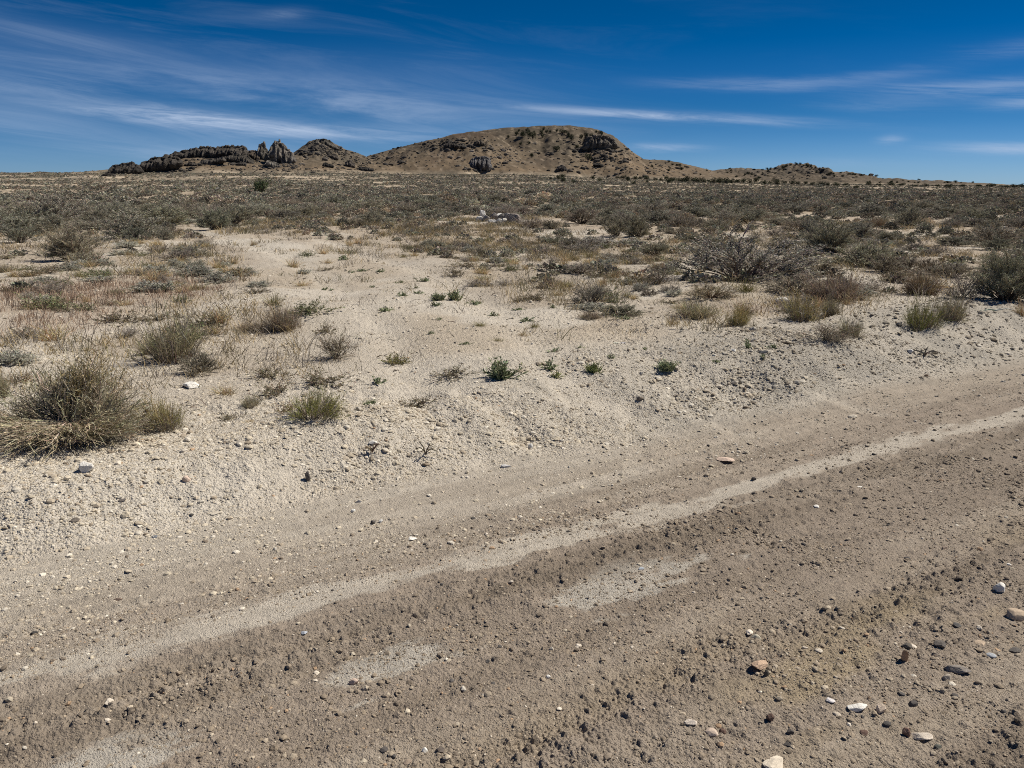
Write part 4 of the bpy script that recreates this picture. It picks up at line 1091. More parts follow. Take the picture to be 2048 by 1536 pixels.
# keep the stone ring open
rg = ground_at([995], [443])[0]
ok &= ~((np.hypot(x - rg[0], (y - rg[1]) * .5) < 1.9)) & ~((np.abs(px - 995) < 60) & (py > 438) & (py < 476))
x, y, r_, px, py, hm = x[ok], y[ok], r_[ok], px[ok], py[ok], hm[ok]
H_ = hm * np.exp(g.normal(0, .38, len(x))); W_ = H_ * g.uniform(1.4, 2.5, len(x)); W_ = np.minimum(W_, 1.7)
# no shrub through a hand placed one
T_arr = np.array([(q[0], q[1], q[2]) for q in TAKEN])
dmin = np.min(np.hypot(x[:, None] - T_arr[None, :, 0], y[:, None] - T_arr[None, :, 1]) - T_arr[None, :, 2], axis=1)
ok = dmin > W_ * .30
x, y, r_, px, py, H_, W_ = x[ok], y[ok], r_[ok], px[ok], py[ok], H_[ok], W_[ok]
# thin out overlaps
order = np.argsort(-W_); keep = np.ones(len(x), bool); cell = {}
for i in order:
    k0 = (int(x[i] // 1.5), int(y[i] // 1.5)); bad = False
    for dx in (-1, 0, 1):
        for dy in (-1, 0, 1):
            for j in cell.get((k0[0] + dx, k0[1] + dy), ()):
                if (x[i] - x[j]) ** 2 + (y[i] - y[j]) ** 2 < (.40 * (W_[i] + W_[j])) ** 2: bad = True
    if bad: keep[i] = False
    else: cell.setdefault(k0, []).append(i)
x, y, r_, px, py, H_, W_ = [q[keep] for q in (x, y, r_, px, py, H_, W_)]
show = H_ * W_ / r_ ** 2
show[(px < -15) | (px > 2063)] = 0
rank = np.argsort(-show)
N_THING = 235
big = rank[:N_THING]; rest = rank[N_THING:]

def zone_of(px, py):
    if px > 1560: return 'slope by the right edge'
    if px > 1080: return 'slope right of stone ring'
    if px > 620: return 'flat before stone ring' if py > 441 else 'flat behind stone ring'
    if px > 330: return 'thicket at the track end'
    return 'thicket left of the track'
# rows by depth inside each zone, then counted from the left
bz = {}
for i in big: bz.setdefault(zone_of(px[i], py[i]), []).append(i)
ROWW = ['nearest', 'second', 'third', 'fourth', 'fifth', 'sixth', 'seventh', 'eighth', 'ninth', 'tenth']
LAB = {}
for zn, ids in bz.items():
    ids = sorted(ids, key=lambda i: -py[i]); per = 11 if len(ids) > 22 else 9
    nrow = max(1, math.ceil(len(ids) / per))
    for k in range(nrow):
        row = sorted(ids[k * per:(k + 1) * per], key=lambda i: px[i])
        for m, i in enumerate(row):
            LAB[i] = (m, len(row), ROWW[min(k, 9)], zn)
for i in big:
    i = int(i); q = g.uniform()
    shp = W_[i] / H_[i]
    if q < .56: kind, word = 'sage', 'grey green'
    elif q < .80: kind, word = 'greysage', 'brownish grey'
    elif q < .88: kind, word = 'silver', 'silvery'
    elif q < .94: kind, word = 'dead', 'leafless grey'
    else: kind, word = 'tanbroom', 'tan'
    if H_[i] < .3 and kind == 'sage' and g.uniform() < .5: kind, word = 'greysage', 'brownish grey'
    m, n, row, zn = LAB[i]
    pos = (ORD[m] + ' from left') if m <= n // 2 else (ORD[n - 1 - m] + ' from right')
    form = 'low' if shp > 1.95 else ('upright' if shp < 1.5 else 'rounded')
    noun = {'dead': 'shrub', 'tanbroom': 'broom'}.get(kind, 'sagebrush')
    dk = .88 if px[i] > 1100 else 1.0
    sh = dk * g.uniform(.82, 1.12)
    plant_at(kind, x[i], y[i], W_[i] * (1.25 if kind != 'dead' else .7), H_[i] * (.5 if kind == 'silver' else .7 if kind == 'dead' else .98), f"{form} {word} {noun}, {pos}, {row} row, {zn}", group='shrubs of the ' + zn, seed=1000 + i, shade=(sh * g.uniform(.96, 1.05), sh, sh * g.uniform(.92, 1.05)))

# ------------------------------------------------------------------ the rest of the scrub, out to the hills: one object
def mound(seed, n, leaf, stems):
    g = np.random.default_rng(seed); S = Soup()
    a = g.uniform(0, 2 * PI, n); el = np.arcsin(g.uniform(.0, 1, n)); R_ = g.uniform(.55, 1.0, n) ** .6
    lob = 1 + .25 * np.sin(a * 3 + seed)
    P = np.stack([np.cos(a) * np.cos(el) * .5 * R_ * lob, np.sin(a) * np.cos(el) * .5 * R_ * lob, .06 + np.sin(el) * .92 * R_ * g.uniform(.8, 1.08, n)], 1)
    out = unit(P + np.array([0, 0, .1]))
    leaves(S, P - out * leaf * .4, out + g.normal(0, .5, (n, 3)) + [0, 0, .4], g.uniform(.6, 1.4, n) * leaf, leaf * .26, tint(n, (1, 1, 1), .12, g), g)
    if stems:
        e = P[:stems] * .9
        ribbons(S, bend(np.zeros((stems, 3)), e, 4, g, .06, .03), np.linspace(.02, .006, 4)[None] * np.ones((stems, 1)), tint(stems, (.75, .7, .65), .2, g), g)
    return np.concatenate(S.v), np.concatenate([np.concatenate(f) for f in S.f.values()]), np.concatenate(S.c)
SC_A = [mound(600 + i, 420, .16, 14) for i in range(5)]
SC_B = [mound(620 + i, 110, .30, 0) for i in range(5)]
SC_C = [mound(640 + i, 26, .50, 0) for i in range(4)]
def stamp(S, tm, x, y, z, W_, H_, c, g):
    which = g.integers(0, len(tm), len(x)); rot = g.uniform(0, 2 * PI, len(x))
    for k, (v, f, cc) in enumerate(tm):
        m = np.where(which == k)[0]
        if not len(m): continue
        ca, sa = np.cos(rot[m])[:, None], np.sin(rot[m])[:, None]
        X = (v[None, :, 0] * ca - v[None, :, 1] * sa) * W_[m][:, None] + x[m][:, None]
        Y = (v[None, :, 0] * sa + v[None, :, 1] * ca) * W_[m][:, None] + y[m][:, None]
        Z = v[None, :, 2] * H_[m][:, None] + z[m][:, None] - .02
        C_ = (cc[None] * c[m][:, None, :]).reshape(-1, 3)
        S.add(np.stack([X, Y, Z], -1).reshape(-1, 3), (f[None] + (np.arange(len(m)) * len(v))[:, None, None]).reshape(-1, f.shape[1]), C_)
SS = Soup()
def scrub_tint(n, g, x):
    base = np.array([C_SAGE * 1.0, C_SAGE * .85, np.array([.325, .285, .225]), np.array([.39, .325, .24]), np.array([.19, .175, .14])])
    k = g.choice(5, n, p=[.34, .2, .24, .12, .10])
    return 1.0 * base[k] * np.exp(g.normal(0, .2, (n, 1))) * (1 - .2 * ss(0, .6, x))[:, None]
n = len(rest)
stamp(SS, SC_A, x[rest], y[rest], surf(x[rest], y[rest]), W_[rest] * 1.1, H_[rest] * 1.1, scrub_tint(n, g, x[rest] / y[rest]), g)
gl = np.random.default_rng(606); nl_ = 16000
rl = np.sqrt(gl.uniform(11 ** 2, 60 ** 2, nl_)); al = np.radians(gl.uniform(-40, 40, nl_)); xl, yl = rl * np.sin(al), rl * np.cos(al)
pxl, pyl = project(xl, yl, surf(xl, yl)); dl, _ = px_zone(pxl, pyl); sl, tl = road_st(xl, yl)
okl = (gl.uniform(size=nl_) < dl * (.05 + .4 * ss(.4, .6, fbm(xl / 2.6, yl / 2.6, 3, 607)))) & ~inside(xl, yl, CLEAR) & ~inside(xl, yl, TRACK) & (sl > 6)
okl &= ~((np.abs(pxl - 995) < 62) & (pyl > 434) & (pyl < 474))
xl, yl = xl[okl], yl[okl]; hl_ = gl.uniform(.07, .2, len(xl))
stamp(SS, SC_B, xl, yl, surf(xl, yl), hl_ * gl.uniform(1.6, 3, len(xl)), hl_, scrub_tint(len(xl), gl, xl / yl), gl)
def far_ring(r0, r1, n, tm, hmean, seed):
    g = np.random.default_rng(seed)
    r_ = np.sqrt(g.uniform(r0 * r0, r1 * r1, n)); a_ = np.radians(g.uniform(-38, 38, n))
    x, y = r_ * np.sin(a_), r_ * np.cos(a_)
    k = ss(.30, .52, fbm(x / 9, y / 24, 4, 101)) * .85 + .15
    k = k * (1 - .9 * ss(.60, .70, fbm(x / 30, y / 8, 4, 103)) * ss(90, 160, y))
    _, hl = landform(x, y, hill=True)
    ok = (g.uniform(size=n) < k) & (hl < 1.5)
    x, y = x[ok], y[ok]
    H_ = hmean * np.exp(g.normal(0, .33, len(x))); W_ = H_ * g.uniform(1.4, 2.6, len(x))
    stamp(SS, tm, x, y, surf(x, y), W_, H_, scrub_tint(len(x), g, x / y), g)
far_ring(70, 130, 13000, SC_B, .27, 701)
far_ring(128, 260, 26000, SC_C, .28, 702)
far_ring(255, 620, 40000, SC_C[:2], .32, 703)
link('desert_scrub', SS.mesh('desert_scrub', M_LEAF), kind='stuff')

# ------------------------------------------------------------------ dry grass, straw and litter between the shrubs: one object
def litter():
    g = np.random.default_rng(808); S = Soup()
    n = 95000
    r_ = np.sqrt(g.uniform(6.0 ** 2, 34 ** 2, n)); a_ = np.radians(g.uniform(-41, 41, n)); x, y = r_ * np.sin(a_), r_ * np.cos(a_)
    s, t = road_st(x, y)
    k = .10 + .70 * ss(.42, .60, fbm(x / 1.6, y / 1.6, 4, 810))
    ppx, ppy = project(x, y, surf(x, y)); k = k * np.where(inside(ppx, ppy, RIGHT_PX), .38, 1) * np.where((ppx < 420) & (ppy < 560), .45, 1)
    k = np.where(inside(x, y, CLEAR), k * .34, k); k = np.where(inside(x, y, TRACK), k * .25, k)
    k = k * ss(4.9, 5.8, s)
    br = blob_field(x, y, BROWN_BLOBS)
    k = np.maximum(k, br * 1.3 * (s > 5))
    ok = g.uniform(size=n) < k * .42
    x, y, br, r_ = x[ok], y[ok], br[ok], r_[ok]; z = surf(x, y); n = len(x)
    nb = 12
    i = np.repeat(np.arange(n), nb); m = n * nb
    hh = np.repeat(np.where(br > .35, g.uniform(.05, .13, n), g.uniform(.03, .15, n) * np.exp(g.normal(0, .35, n))), nb) * g.uniform(.5, 1.1, m)
    p0 = np.stack([x[i] + g.normal(0, .07, m), y[i] + g.normal(0, .07, m), z[i] - .006], 1)
    lean = np.where(np.repeat(br > .35, nb), .3, .5)[:, None] * g.normal(0, 1.1, (m, 2))
    p1 = p0 + np.concatenate([lean * hh[:, None], hh[:, None]], 1)
    P = bend(p0, p1, 3, g, .05, .1)
    kind = g.choice(4, n, p=[.40, .26, .22, .12])
    base = np.array([C_STRAW * .9, C_DEAD * .95, np.array([.24, .205, .13]), np.array([.19, .175, .09])])[kind]
    base = np.where((br > .3)[:, None], np.array([.37, .27, .195])[None], base)
    c = base[i] * np.exp(g.normal(0, .25, (m, 1)))
    w = np.repeat(.0014 + .00016 * r_, nb)[:, None] * np.array([1, .8, .35])[None]
    ribbons(S, P, w, c, g)
    # twigs and tiny leafy sprouts lying about
    n2 = 9000; r_ = np.sqrt(g.uniform(5.2 ** 2, 22 ** 2, n2)); a_ = np.radians(g.uniform(-41, 41, n2)); x, y = r_ * np.sin(a_), r_ * np.cos(a_); s, t = road_st(x, y)
    ok = (s > 5.0) & (g.uniform(size=n2) < np.where(inside(x, y, CLEAR), .35, .8)); x, y = x[ok], y[ok]; m = len(x); z = surf(x, y)
    p0 = np.stack([x, y, z + .008], 1); d = g.normal(0, 1, (m, 3)); d[:, 2] = np.abs(d[:, 2]) * .25
    P = bend(p0, p0 + unit(d) * g.uniform(.03, .10, (m, 1)), 4, g, .1, .05)
    ribbons(S, P, np.array([.005, .004, .003, .0015])[None] * g.uniform(.5, 1.2, (m, 1)), tint(m, np.array([.17, .14, .105]), .35, g), g)
    link('dry_grass', S.mesh('dry_grass', M_GRASS), kind='stuff')
litter()

# tufts and weeds one can count, in the open soil round the clearing
g = np.random.default_rng(909)
cand = []
N2 = 4000
r2 = np.sqrt(g.uniform(8.0 ** 2, 30 ** 2, N2)); a2 = np.radians(g.uniform(-36, 36, N2)); x2, y2 = r2 * np.sin(a2), r2 * np.cos(a2)
s2, t2 = road_st(x2, y2); z2 = surf(x2, y2); px2, py2 = project(x2, y2, z2)
d2 = np.where(inside(x2, y2, CLEAR), .24, .40) * (.3 + 1.5 * ss(.42, .62, fbm(x2 / 2.5, y2 / 2.5, 3, 911))); d2 = np.where(inside(x2, y2, TRACK), .10, d2)
ok = (g.uniform(size=N2) < d2) & (s2 > 5.6) & (px2 > 5) & (px2 < 2040)
T_arr = np.array([(q[0], q[1], q[2]) for q in TAKEN])
dmin = np.min(np.hypot(x2[:, None] - T_arr[None, :, 0], y2[:, None] - T_arr[None, :, 1]) - T_arr[None, :, 2], axis=1)
ok &= dmin > .12
idx = np.where(ok)[0]
sz2 = g.uniform(.18, .42, N2)
idx = idx[np.argsort(-(sz2[idx] / r2[idx]))][:290]
def zone2(px, py):
    if px < 420: return 'rusty left flat'
    if px > 1480: return 'right slope'
    if px > 1080: return 'soil before right slope'
    if py < 520: return 'soil before stone ring'
    return 'pale clearing'
tz = {}
for i in idx: tz.setdefault(zone2(px2[i], py2[i]), []).append(int(i))
for zn, ids in tz.items():
    ids = sorted(ids, key=lambda i: -py2[i]); per = 14
    for k in range(math.ceil(len(ids) / per)):
        row = sorted(ids[k * per:(k + 1) * per], key=lambda i: px2[i])
        for m, i in enumerate(row):
            kind, word = [('tuft', 'straw grass tuft'), ('greentuft', 'olive grass tuft'), ('weed', 'brown weed'), ('goldtuft', 'golden grass tuft'), ('greenweed', 'green weed'), ('silver', 'silvery seedling'), ('dead', 'dry twiggy shrublet')][int(g.choice(7, p=[.24, .09, .30, .05, .12, .1, .1]))]
            n = len(row); pos = (ORD[m] + ' from left') if m <= n // 2 else (ORD[n - 1 - m] + ' from right')
            W2 = sz2[i] * g.uniform(.9, 1.5); H2 = sz2[i] * (g.uniform(.28, .55) if kind in ('tuft', 'goldtuft', 'greentuft', 'weed') else g.uniform(.35, .6))
            sh = g.uniform(.85, 1.15)
            plant_at(kind, x2[i], y2[i], W2, H2, f"small {word}, {pos}, {ROWW[min(k, 9)]} row, {zn}", group='tufts on the ' + zn, seed=5000 + i, shade=(sh, sh, sh))

# loose sticks
def sticks(name, px, py, w, h, label, cat, n, colour, thick, seed, flat=.3):
    g = np.random.default_rng(seed); p = ground_at(px, py)[0]; dist = p[1] * CT + 1.3 * ST; W_ = w / F * dist; H_ = h / F * dist
    S = Soup(); a = np.linspace(.2, 2 * PI, n, endpoint=False) + g.normal(0, .3, n)
    e = np.stack([np.cos(a) * W_ * .5, np.sin(a) * W_ * .3, g.uniform(.1, 1, n) * H_ * .8], 1)
    P = bend(np.zeros((n, 3)) + [0, 0, .012], e, 7, g, .07, flat)
    tubes(S, P, np.linspace(thick, thick * .5, 7)[None] * np.ones((n, 1)), tint(n, colour, .15, g), g, 5)
    if n > 2:
        i2 = np.repeat(np.arange(n), 3); q, d = along(P, i2, g.uniform(.3, .9, n * 3)); P2 = bend(q, q + unit(d + g.normal(0, .6, (n * 3, 3))) * W_ * .15, 4, g, .08, .1)
        tubes(S, P2, np.linspace(thick * .5, thick * .3, 4)[None] * np.ones((n * 3, 1)), tint(n * 3, colour, .15, g), g, 4)
    z = float(surf(p[:1], p[1:2])[0])
    link(name, S.mesh(name, M_WOOD), loc=(p[0], p[1], z), label=label, cat=cat)
sticks('twig', 852, 916, 52, 26, 'dark curled dead twig lying on the scraped bank', 'twig', 6, np.array([.12, .095, .07]), .004, 31, .5)
sticks('twig', 745, 908, 40, 26, 'tangle of dark roots among white stones on the bank', 'twig', 7, np.array([.16, .12, .08]), .004, 32, .35)
sticks('twig', 1850, 712, 60, 18, 'dark root sticking out of the right bank', 'twig', 5, np.array([.12, .105, .09]), .007, 33, .2)
sticks('stick', 545, 622, 40, 30, 'forked dry stick beside the rounded tan broom', 'stick', 2, np.array([.30, .26, .19]), .010, 34, .2)
sticks('bone', 1240, 686, 30, 6, 'bleached white bone lying on the clearing', 'bone', 2, np.array([.80, .78, .70]), .012, 35, .05)
sticks('stick', 1990, 624, 60, 8, 'pale bare stick lying at the foot of the huge sagebrush', 'stick', 2, np.array([.62, .58, .50]), .010, 36, .05)

# ------------------------------------------------------------------ lava outcrops on the hills
DG = bpy.context.evaluated_depsgraph_get
def fuse(S, voxel, base, var, seed, dark=None):
    """weld the overlapping blocks into one continuous rock"""
    me0 = S.mesh('blocks', None); o = bpy.data.objects.new('blocks', me0); COL.objects.link(o)
    md = o.modifiers.new('weld', 'REMESH'); md.mode = 'VOXEL'; md.voxel_size = voxel; md.adaptivity = 0
    dg = bpy.context.evaluated_depsgraph_get(); me = bpy.data.meshes.new_from_object(o.evaluated_get(dg))
    bpy.data.objects.remove(o); bpy.data.meshes.remove(me0)
    n = len(me.vertices); v = np.empty(n * 3, np.float32); me.vertices.foreach_get('co', v); v = v.reshape(-1, 3).astype(float)
    v += (np.stack([fbm(v[:, 1] / voxel / 2.2, v[:, 2] / voxel / 2.2, 3, seed), fbm(v[:, 0] / voxel / 2.2, v[:, 2] / voxel / 2.2, 3, seed + 1), fbm(v[:, 0] / voxel / 2.2, v[:, 1] / voxel / 2.2, 3, seed + 2)], 1) - .5) * voxel * 1.5
    me.vertices.foreach_set('co', v.astype(np.float32).ravel())
    crag = fbm(v[:, 0] / 1.1, v[:, 2] / 1.4 + v[:, 1] / 1.3, 3, seed + 9) - .5
    v += np.stack([crag * 0, -np.abs(crag) * .5, crag * .3], 1) * min(voxel * 1.8, .8); me.vertices.foreach_set('co', v.astype(np.float32).ravel())
    c = np.asarray(base)[None] * (1 + var * (fbm(v[:, 0] / 2.3, v[:, 2] / 2.3 + v[:, 1] / 3, 4, seed + 5) - .5) * 4)[:, None]
    ca = me.color_attributes.new('Col', 'FLOAT_COLOR', 'POINT'); c4 = np.ones((n, 4), np.float32); c4[:, :3] = np.clip(c, .01, .8); ca.data.foreach_set('color', c4.ravel())
    me.polygons.foreach_set('use_smooth', np.zeros(len(me.polygons), bool)); me.materials.clear(); me.materials.append(M_LAVA); me.update()
    return me
def outcrop(top, foot, label, colour=(.085, .075, .066), deep=.8, block=.55, seed=1, voxel=None, var=.5, lift=None, wide=1.0, tall=1.0):
    """top: silhouette points; foot: base line points (reference pixels, left to right)"""
    g = np.random.default_rng(seed)
    fx_ = np.array([p[0] for p in foot], float); fy_ = np.array([p[1] for p in foot], float); tx = np.array([p[0] for p in top], float); ty = np.array([p[1] for p in top], float)
    x0, x1 = max(fx_.min(), tx.min()), min(fx_.max(), tx.max())
    mid = ground_at((x0 + x1) / 2, np.interp((x0 + x1) / 2, fx_, fy_))[0]; Y0 = mid[1] if lift is None else lift
    m_px = Y0 * CT / F
    S = Soup(); hmax = np.max(np.interp(np.linspace(x0, x1, 30), fx_, fy_) - np.interp(np.linspace(x0, x1, 30), tx, ty)) * m_px
    block = block * .55
    step = hmax * block / m_px * .42
    nx = max(3, int((x1 - x0) / step))
    for px in np.linspace(x0, x1, nx):
        b, t = np.interp(px, fx_, fy_), np.interp(px, tx, ty)
        h = max((b - t) * m_px, .5)
        rad = min(hmax * block * .5, h * .6) * g.uniform(.75, 1.2)
        nz = max(2, int(round(h / (rad * .85))))
        dx, dy, dz = ray(px, b)
        for k in range(nz):
            f = k / (nz - 1)
            zc = CAMZ + float(dz / dy) * Y0 + f * (h - rad * .75) * g.uniform(.9, 1.06)
            yc = Y0 + rad * 1.0 + f * h * deep * .55 + g.uniform(-.2, .3) * rad
            v, fc = boulder(g, 2, 6, .015, .42, 1.0)
            v = v * np.array([g.uniform(.8, 1.35) * wide, g.uniform(.9, 1.5), g.uniform(.8, 1.15) * tall]) * rad
            S.add(v + np.array([float(dx / dy) * Y0 + g.uniform(-.35, .35) * rad, yc, zc - rad * .05]), fc)
        v, fc = boulder(g, 2, 9, .03, .7, 1.0)
        S.add(v * np.array([rad * 1.5 * wide, h * deep + rad, max(h * .52, rad)]) + np.array([float(dx / dy) * Y0, Y0 + h * deep * .7 + rad * .7, CAMZ + float(dz / dy) * Y0 + h * .25]), fc)
    me = fuse(S, voxel or max(hmax / 34, .28), colour, var, seed)
    v = np.empty(len(me.vertices) * 3, np.float32); me.vertices.foreach_get('co', v); v = v.reshape(-1, 3); cen = v.mean(0); cen[2] = v[:, 2].min(); v = v - cen
    me.vertices.foreach_set('co', v.ravel()); me.update()
    return link('rock_outcrop', me, loc=cen, label=label, cat='rock outcrop')
LV = (.058, .051, .044); GV = (.118, .108, .093)
outcrop([(202, 350), (210, 345), (228, 348)], [(202, 353), (228, 353)], 'small black rock at the left tip of the lava ridge', LV, seed=11)
outcrop([(216, 342), (221, 332), (240, 328), (262, 324), (272, 330), (278, 338)], [(216, 351), (240, 350), (260, 346), (278, 345)], 'long black outcrop at the left end of the lava ridge', LV, seed=12)
outcrop([(281, 334), (286, 322), (292, 324), (306, 315), (330, 310), (346, 309), (357, 322)], [(281, 336), (295, 342), (325, 341), (345, 334), (357, 327)], 'broad black outcrop second from the left on the lava ridge', LV, seed=13)
outcrop([(344, 306), (352, 303), (370, 301), (390, 295), (408, 293), (422, 295), (440, 293), (462, 291), (480, 292), (490, 296), (492, 305)], [(344, 314), (365, 319), (400, 318), (420, 314), (450, 314), (480, 318), (492, 316)], 'longest black outcrop along the crest of the lava ridge', LV, seed=14, block=.6)
outcrop([(369, 328), (380, 323), (392, 328)], [(369, 332), (392, 331)], 'small dark rock below the longest lava outcrop', LV, seed=15)
outcrop([(396, 326), (412, 319), (430, 317), (446, 314), (448, 319)], [(396, 330), (420, 329), (436, 326), (448, 322)], 'row of dark boulders below the crest outcrop', (.065, .058, .05), seed=16)
outcrop([(474, 326), (482, 323), (492, 326)], [(474, 330), (492, 331)], 'small dark rock below the right end of the lava ridge', LV, seed=17)
outcrop([(455, 312), (475, 308), (495, 312), (506, 322)], [(455, 320), (480, 325), (506, 330)], 'rough dark shoulder under the right end of the lava ridge', (.07, .062, .052), seed=18)
outcrop([(493, 306), (502, 301), (514, 303), (518, 310)], [(493, 315), (518, 322)], 'brown rock between lava ridge and pale spires', (.09, .072, .056), seed=19)
outcrop([(515, 300), (518, 289), (522, 287), (526, 286), (530, 292), (533, 302), (540, 300), (545, 296)], [(512, 316), (530, 320), (545, 322)], 'left pale spire with two horns', GV, seed=20, block=.34, deep=.45, voxel=.38, wide=.6, tall=1.35)
outcrop([(540, 298), (546, 290), (552, 284), (557, 281), (563, 287), (570, 292), (577, 299), (584, 307), (588, 314)], [(538, 314), (555, 326), (575, 328), (588, 322)], 'tall pale pointed spire beside the rocky knob', (.145, .13, .112), seed=21, block=.28, deep=.5, voxel=.42, wide=.6, tall=1.4)
outcrop([(533, 320), (545, 323), (560, 330)], [(533, 330), (560, 338)], 'broken pale rocks at the foot of the pointed spire', GV, seed=22)
outcrop([(602, 305), (612, 292), (622, 284), (634, 279), (648, 278), (658, 281), (666, 289), (676, 296)], [(602, 309), (618, 299), (636, 295), (655, 294), (676, 299)], 'dark rim rock capping the knob', (.075, .068, .057), seed=23, block=.5, lift=604)
outcrop([(643, 333), (648, 325), (655, 327), (666, 330)], [(643, 334), (666, 334)], 'black hollow looking rock at the foot of the knob', (.032, .029, .027), seed=24)
outcrop([(687, 332), (692, 323), (700, 320), (707, 327)], [(687, 334), (707, 334)], 'brown boulder right of the black rock under the knob', (.08, .068, .058), seed=25)
outcrop([(658, 315), (663, 307), (672, 309), (676, 316)], [(658, 317), (676, 318)], 'dark rock on the right flank of the knob', (.07, .06, .05), seed=26)
outcrop([(710, 338), (722, 333), (746, 337)], [(710, 341), (746, 342)], 'long low black ledge right of the knob', (.04, .037, .033), seed=27)
outcrop([(931, 337), (939, 328), (946, 318), (950, 314), (953, 315), (955, 326), (958, 315), (970, 313), (977, 317), (982, 334)], [(931, 339), (982, 338)], 'big dark grey boulder standing on the tan slope of the main hill', (.105, .10, .10), seed=28, block=.62, voxel=.36, wide=.8, tall=1.1)
outcrop([(890, 290), (898, 283), (908, 284), (916, 288)], [(890, 294), (904, 297), (916, 294)], 'left dark rock in the row under the brown shoulder top', LV, seed=29)
outcrop([(917, 291), (925, 287), (930, 292)], [(917, 297), (930, 297)], 'middle dark rock in the row under the brown shoulder top', (.065, .058, .05), seed=30)
outcrop([(932, 291), (940, 287), (946, 290)], [(932, 293), (946, 292)], 'small dark rock right of the middle one under the brown shoulder top', LV, seed=31)
outcrop([(950, 286), (954, 280), (962, 279), (968, 286)], [(950, 291), (968, 291)], 'right dark rock in the row under the brown shoulder top', (.08, .066, .052), seed=32)
outcrop([(1168, 290), (1180, 273), (1195, 271), (1210, 272), (1222, 276), (1231, 282), (1233, 290)], [(1168, 298), (1190, 298), (1215, 296), (1233, 292)], 'cliff band under the right brow of the main hill', (.105, .092, .076), seed=33, block=.5, deep=.35)
outcrop([(1150, 304), (1162, 296), (1176, 294), (1188, 297)], [(1150, 310), (1170, 303), (1188, 302)], 'dark rocks below left of the cliff band', (.055, .049, .042), seed=34)
outcrop([(1112, 340), (1117, 331), (1126, 330), (1133, 337)], [(1112, 342), (1133, 341)], 'dark boulder at the foot of the main hill', (.055, .048, .044), seed=35)
outcrop([(1135, 340), (1140, 337), (1145, 341)], [(1135, 343), (1145, 343)], 'smaller brown boulder right of the dark one at the foot of the main hill', (.08, .066, .055), seed=36)
outcrop([(1187, 329), (1195, 325), (1205, 329), (1216, 335)], [(1187, 331), (1200, 333), (1216, 337)], 'line of black rocks on the tan scree slope', (.048, .043, .038), seed=37)
outcrop([(60, 346), (75, 343), (95, 344), (115, 346)], [(60, 348), (115, 348)], 'low pale ledge on the far left skyline', (.13, .11, .088), seed=38, lift=800)

# rubble on the hill slopes: far too many bits to count
def rubble():
    g = np.random.default_rng(2020); S = Soup()
    cand = []
    for (cx_, cy_, rx, ry, n, c) in [(1240, 322, 90, 26, 280, .11), (1330, 342, 90, 12, 110, .11), (1000, 305, 60, 22, 160, .19), (1060, 330, 90, 14, 40, .12), (880, 315, 90, 24, 70, .15), (650, 305, 50, 16, 200, .14), (720, 325, 50, 14, 130, .12), (640, 342, 110, 8, 90, .09), (450, 338, 150, 14, 110, .11),
                                     (560, 330, 40, 12, 110, .15), (780, 312, 50, 14, 110, .12), (1180, 300, 40, 20, 150, .09), (1120, 285, 60, 22, 40, .10), (1600, 342, 110, 14, 160, .09), (430, 324, 70, 8, 160, .09), (320, 340, 60, 6, 120, .08), (555, 332, 36, 8, 90, .16), (1200, 300, 40, 6, 130, .11), (958, 340, 30, 4, 50, .12), (900, 296, 36, 5, 60, .12), (640, 302, 40, 8, 120, .13), (250, 350, 40, 4, 60, .08), (920, 285, 50, 10, 100, .10), (860, 290, 60, 12, 80, .11)]:
        cand.append(np.stack([g.normal(cx_, rx * .6, n), g.normal(cy_, ry * .6, n), np.full(n, c)], 1))
    cand = np.concatenate(cand)
    P = ground_at(cand[:, 0], cand[:, 1]); ok = (P[:, 1] > 450) & (P[:, 1] < 1700); P, cand = P[ok], cand[ok]
    z = surf(P[:, 0], P[:, 1])
    for p, zc, c in zip(P, z, cand[:, 2]):
        v, f = boulder(g, 1, 7, .05, .6, 1.0); r_ = .42 * math.exp(min(g.exponential(.40), 1.5)) * p[1] / 700
        S.add(v * np.array([r_ * 1.4, r_, r_ * .8]) + np.array([p[0], p[1], zc + r_ * .15]), f, np.array([c * .68, c * .60, c * .51]) * math.exp(g.normal(0, .25)))
    link('rubble', S.mesh('rubble', M_LAVA), kind='stuff')
rubble()

# ------------------------------------------------------------------ junipers
def juniper(seed, n=900, low=False):
    g = np.random.default_rng(seed); A_, B_ = Soup(), Soup()
    nb = 14; a = g.uniform(0, 2 * PI, nb); hz = g.uniform(.22, .85, nb); rad = .36 * np.sqrt(np.clip(1 - ((hz - .45) / .62) ** 2, .1, 1)) * g.uniform(.6, 1.1, nb)
    cen = np.stack([np.cos(a) * rad, np.sin(a) * rad, hz], 1); br = g.uniform(.14, .26, nb)
    i = g.integers(0, nb, n); d = unit(g.normal(size=(n, 3))); P = cen[i] + d * br[i][:, None] * g.uniform(.5, 1, (n, 1)) ** .5
    P[:, 2] = np.maximum(P[:, 2], .04)
    leaves(A_, P, d + g.normal(0, .6, (n, 3)) + [0, 0, .3], g.uniform(.06, .13, n), .028, tint(n, np.array([.042, .052, .026]), .3, g) * np.exp(g.normal(0, .2, nb))[i][:, None], g)
    tubes(B_, bend(np.array([[0, 0, -.06]]), np.array([[.03, .02, .8]]), 6, g, .03, 0), np.linspace(.06, .012, 6)[None], np.array([[.11, .085, .07]]), g, 7)
    tubes(B_, bend(np.zeros((nb, 3)) + [0, 0, .12], cen, 4, g, .05, .05), np.linspace(.025, .008, 4)[None] * np.ones((nb, 1)), tint(nb, (.11, .085, .07), .1, g), g, 5)
    return A_.mesh('juniper_crown', M_JUN), B_.mesh('juniper_trunk', M_WOOD)
JUN = [juniper(300 + i) for i in range(5)]
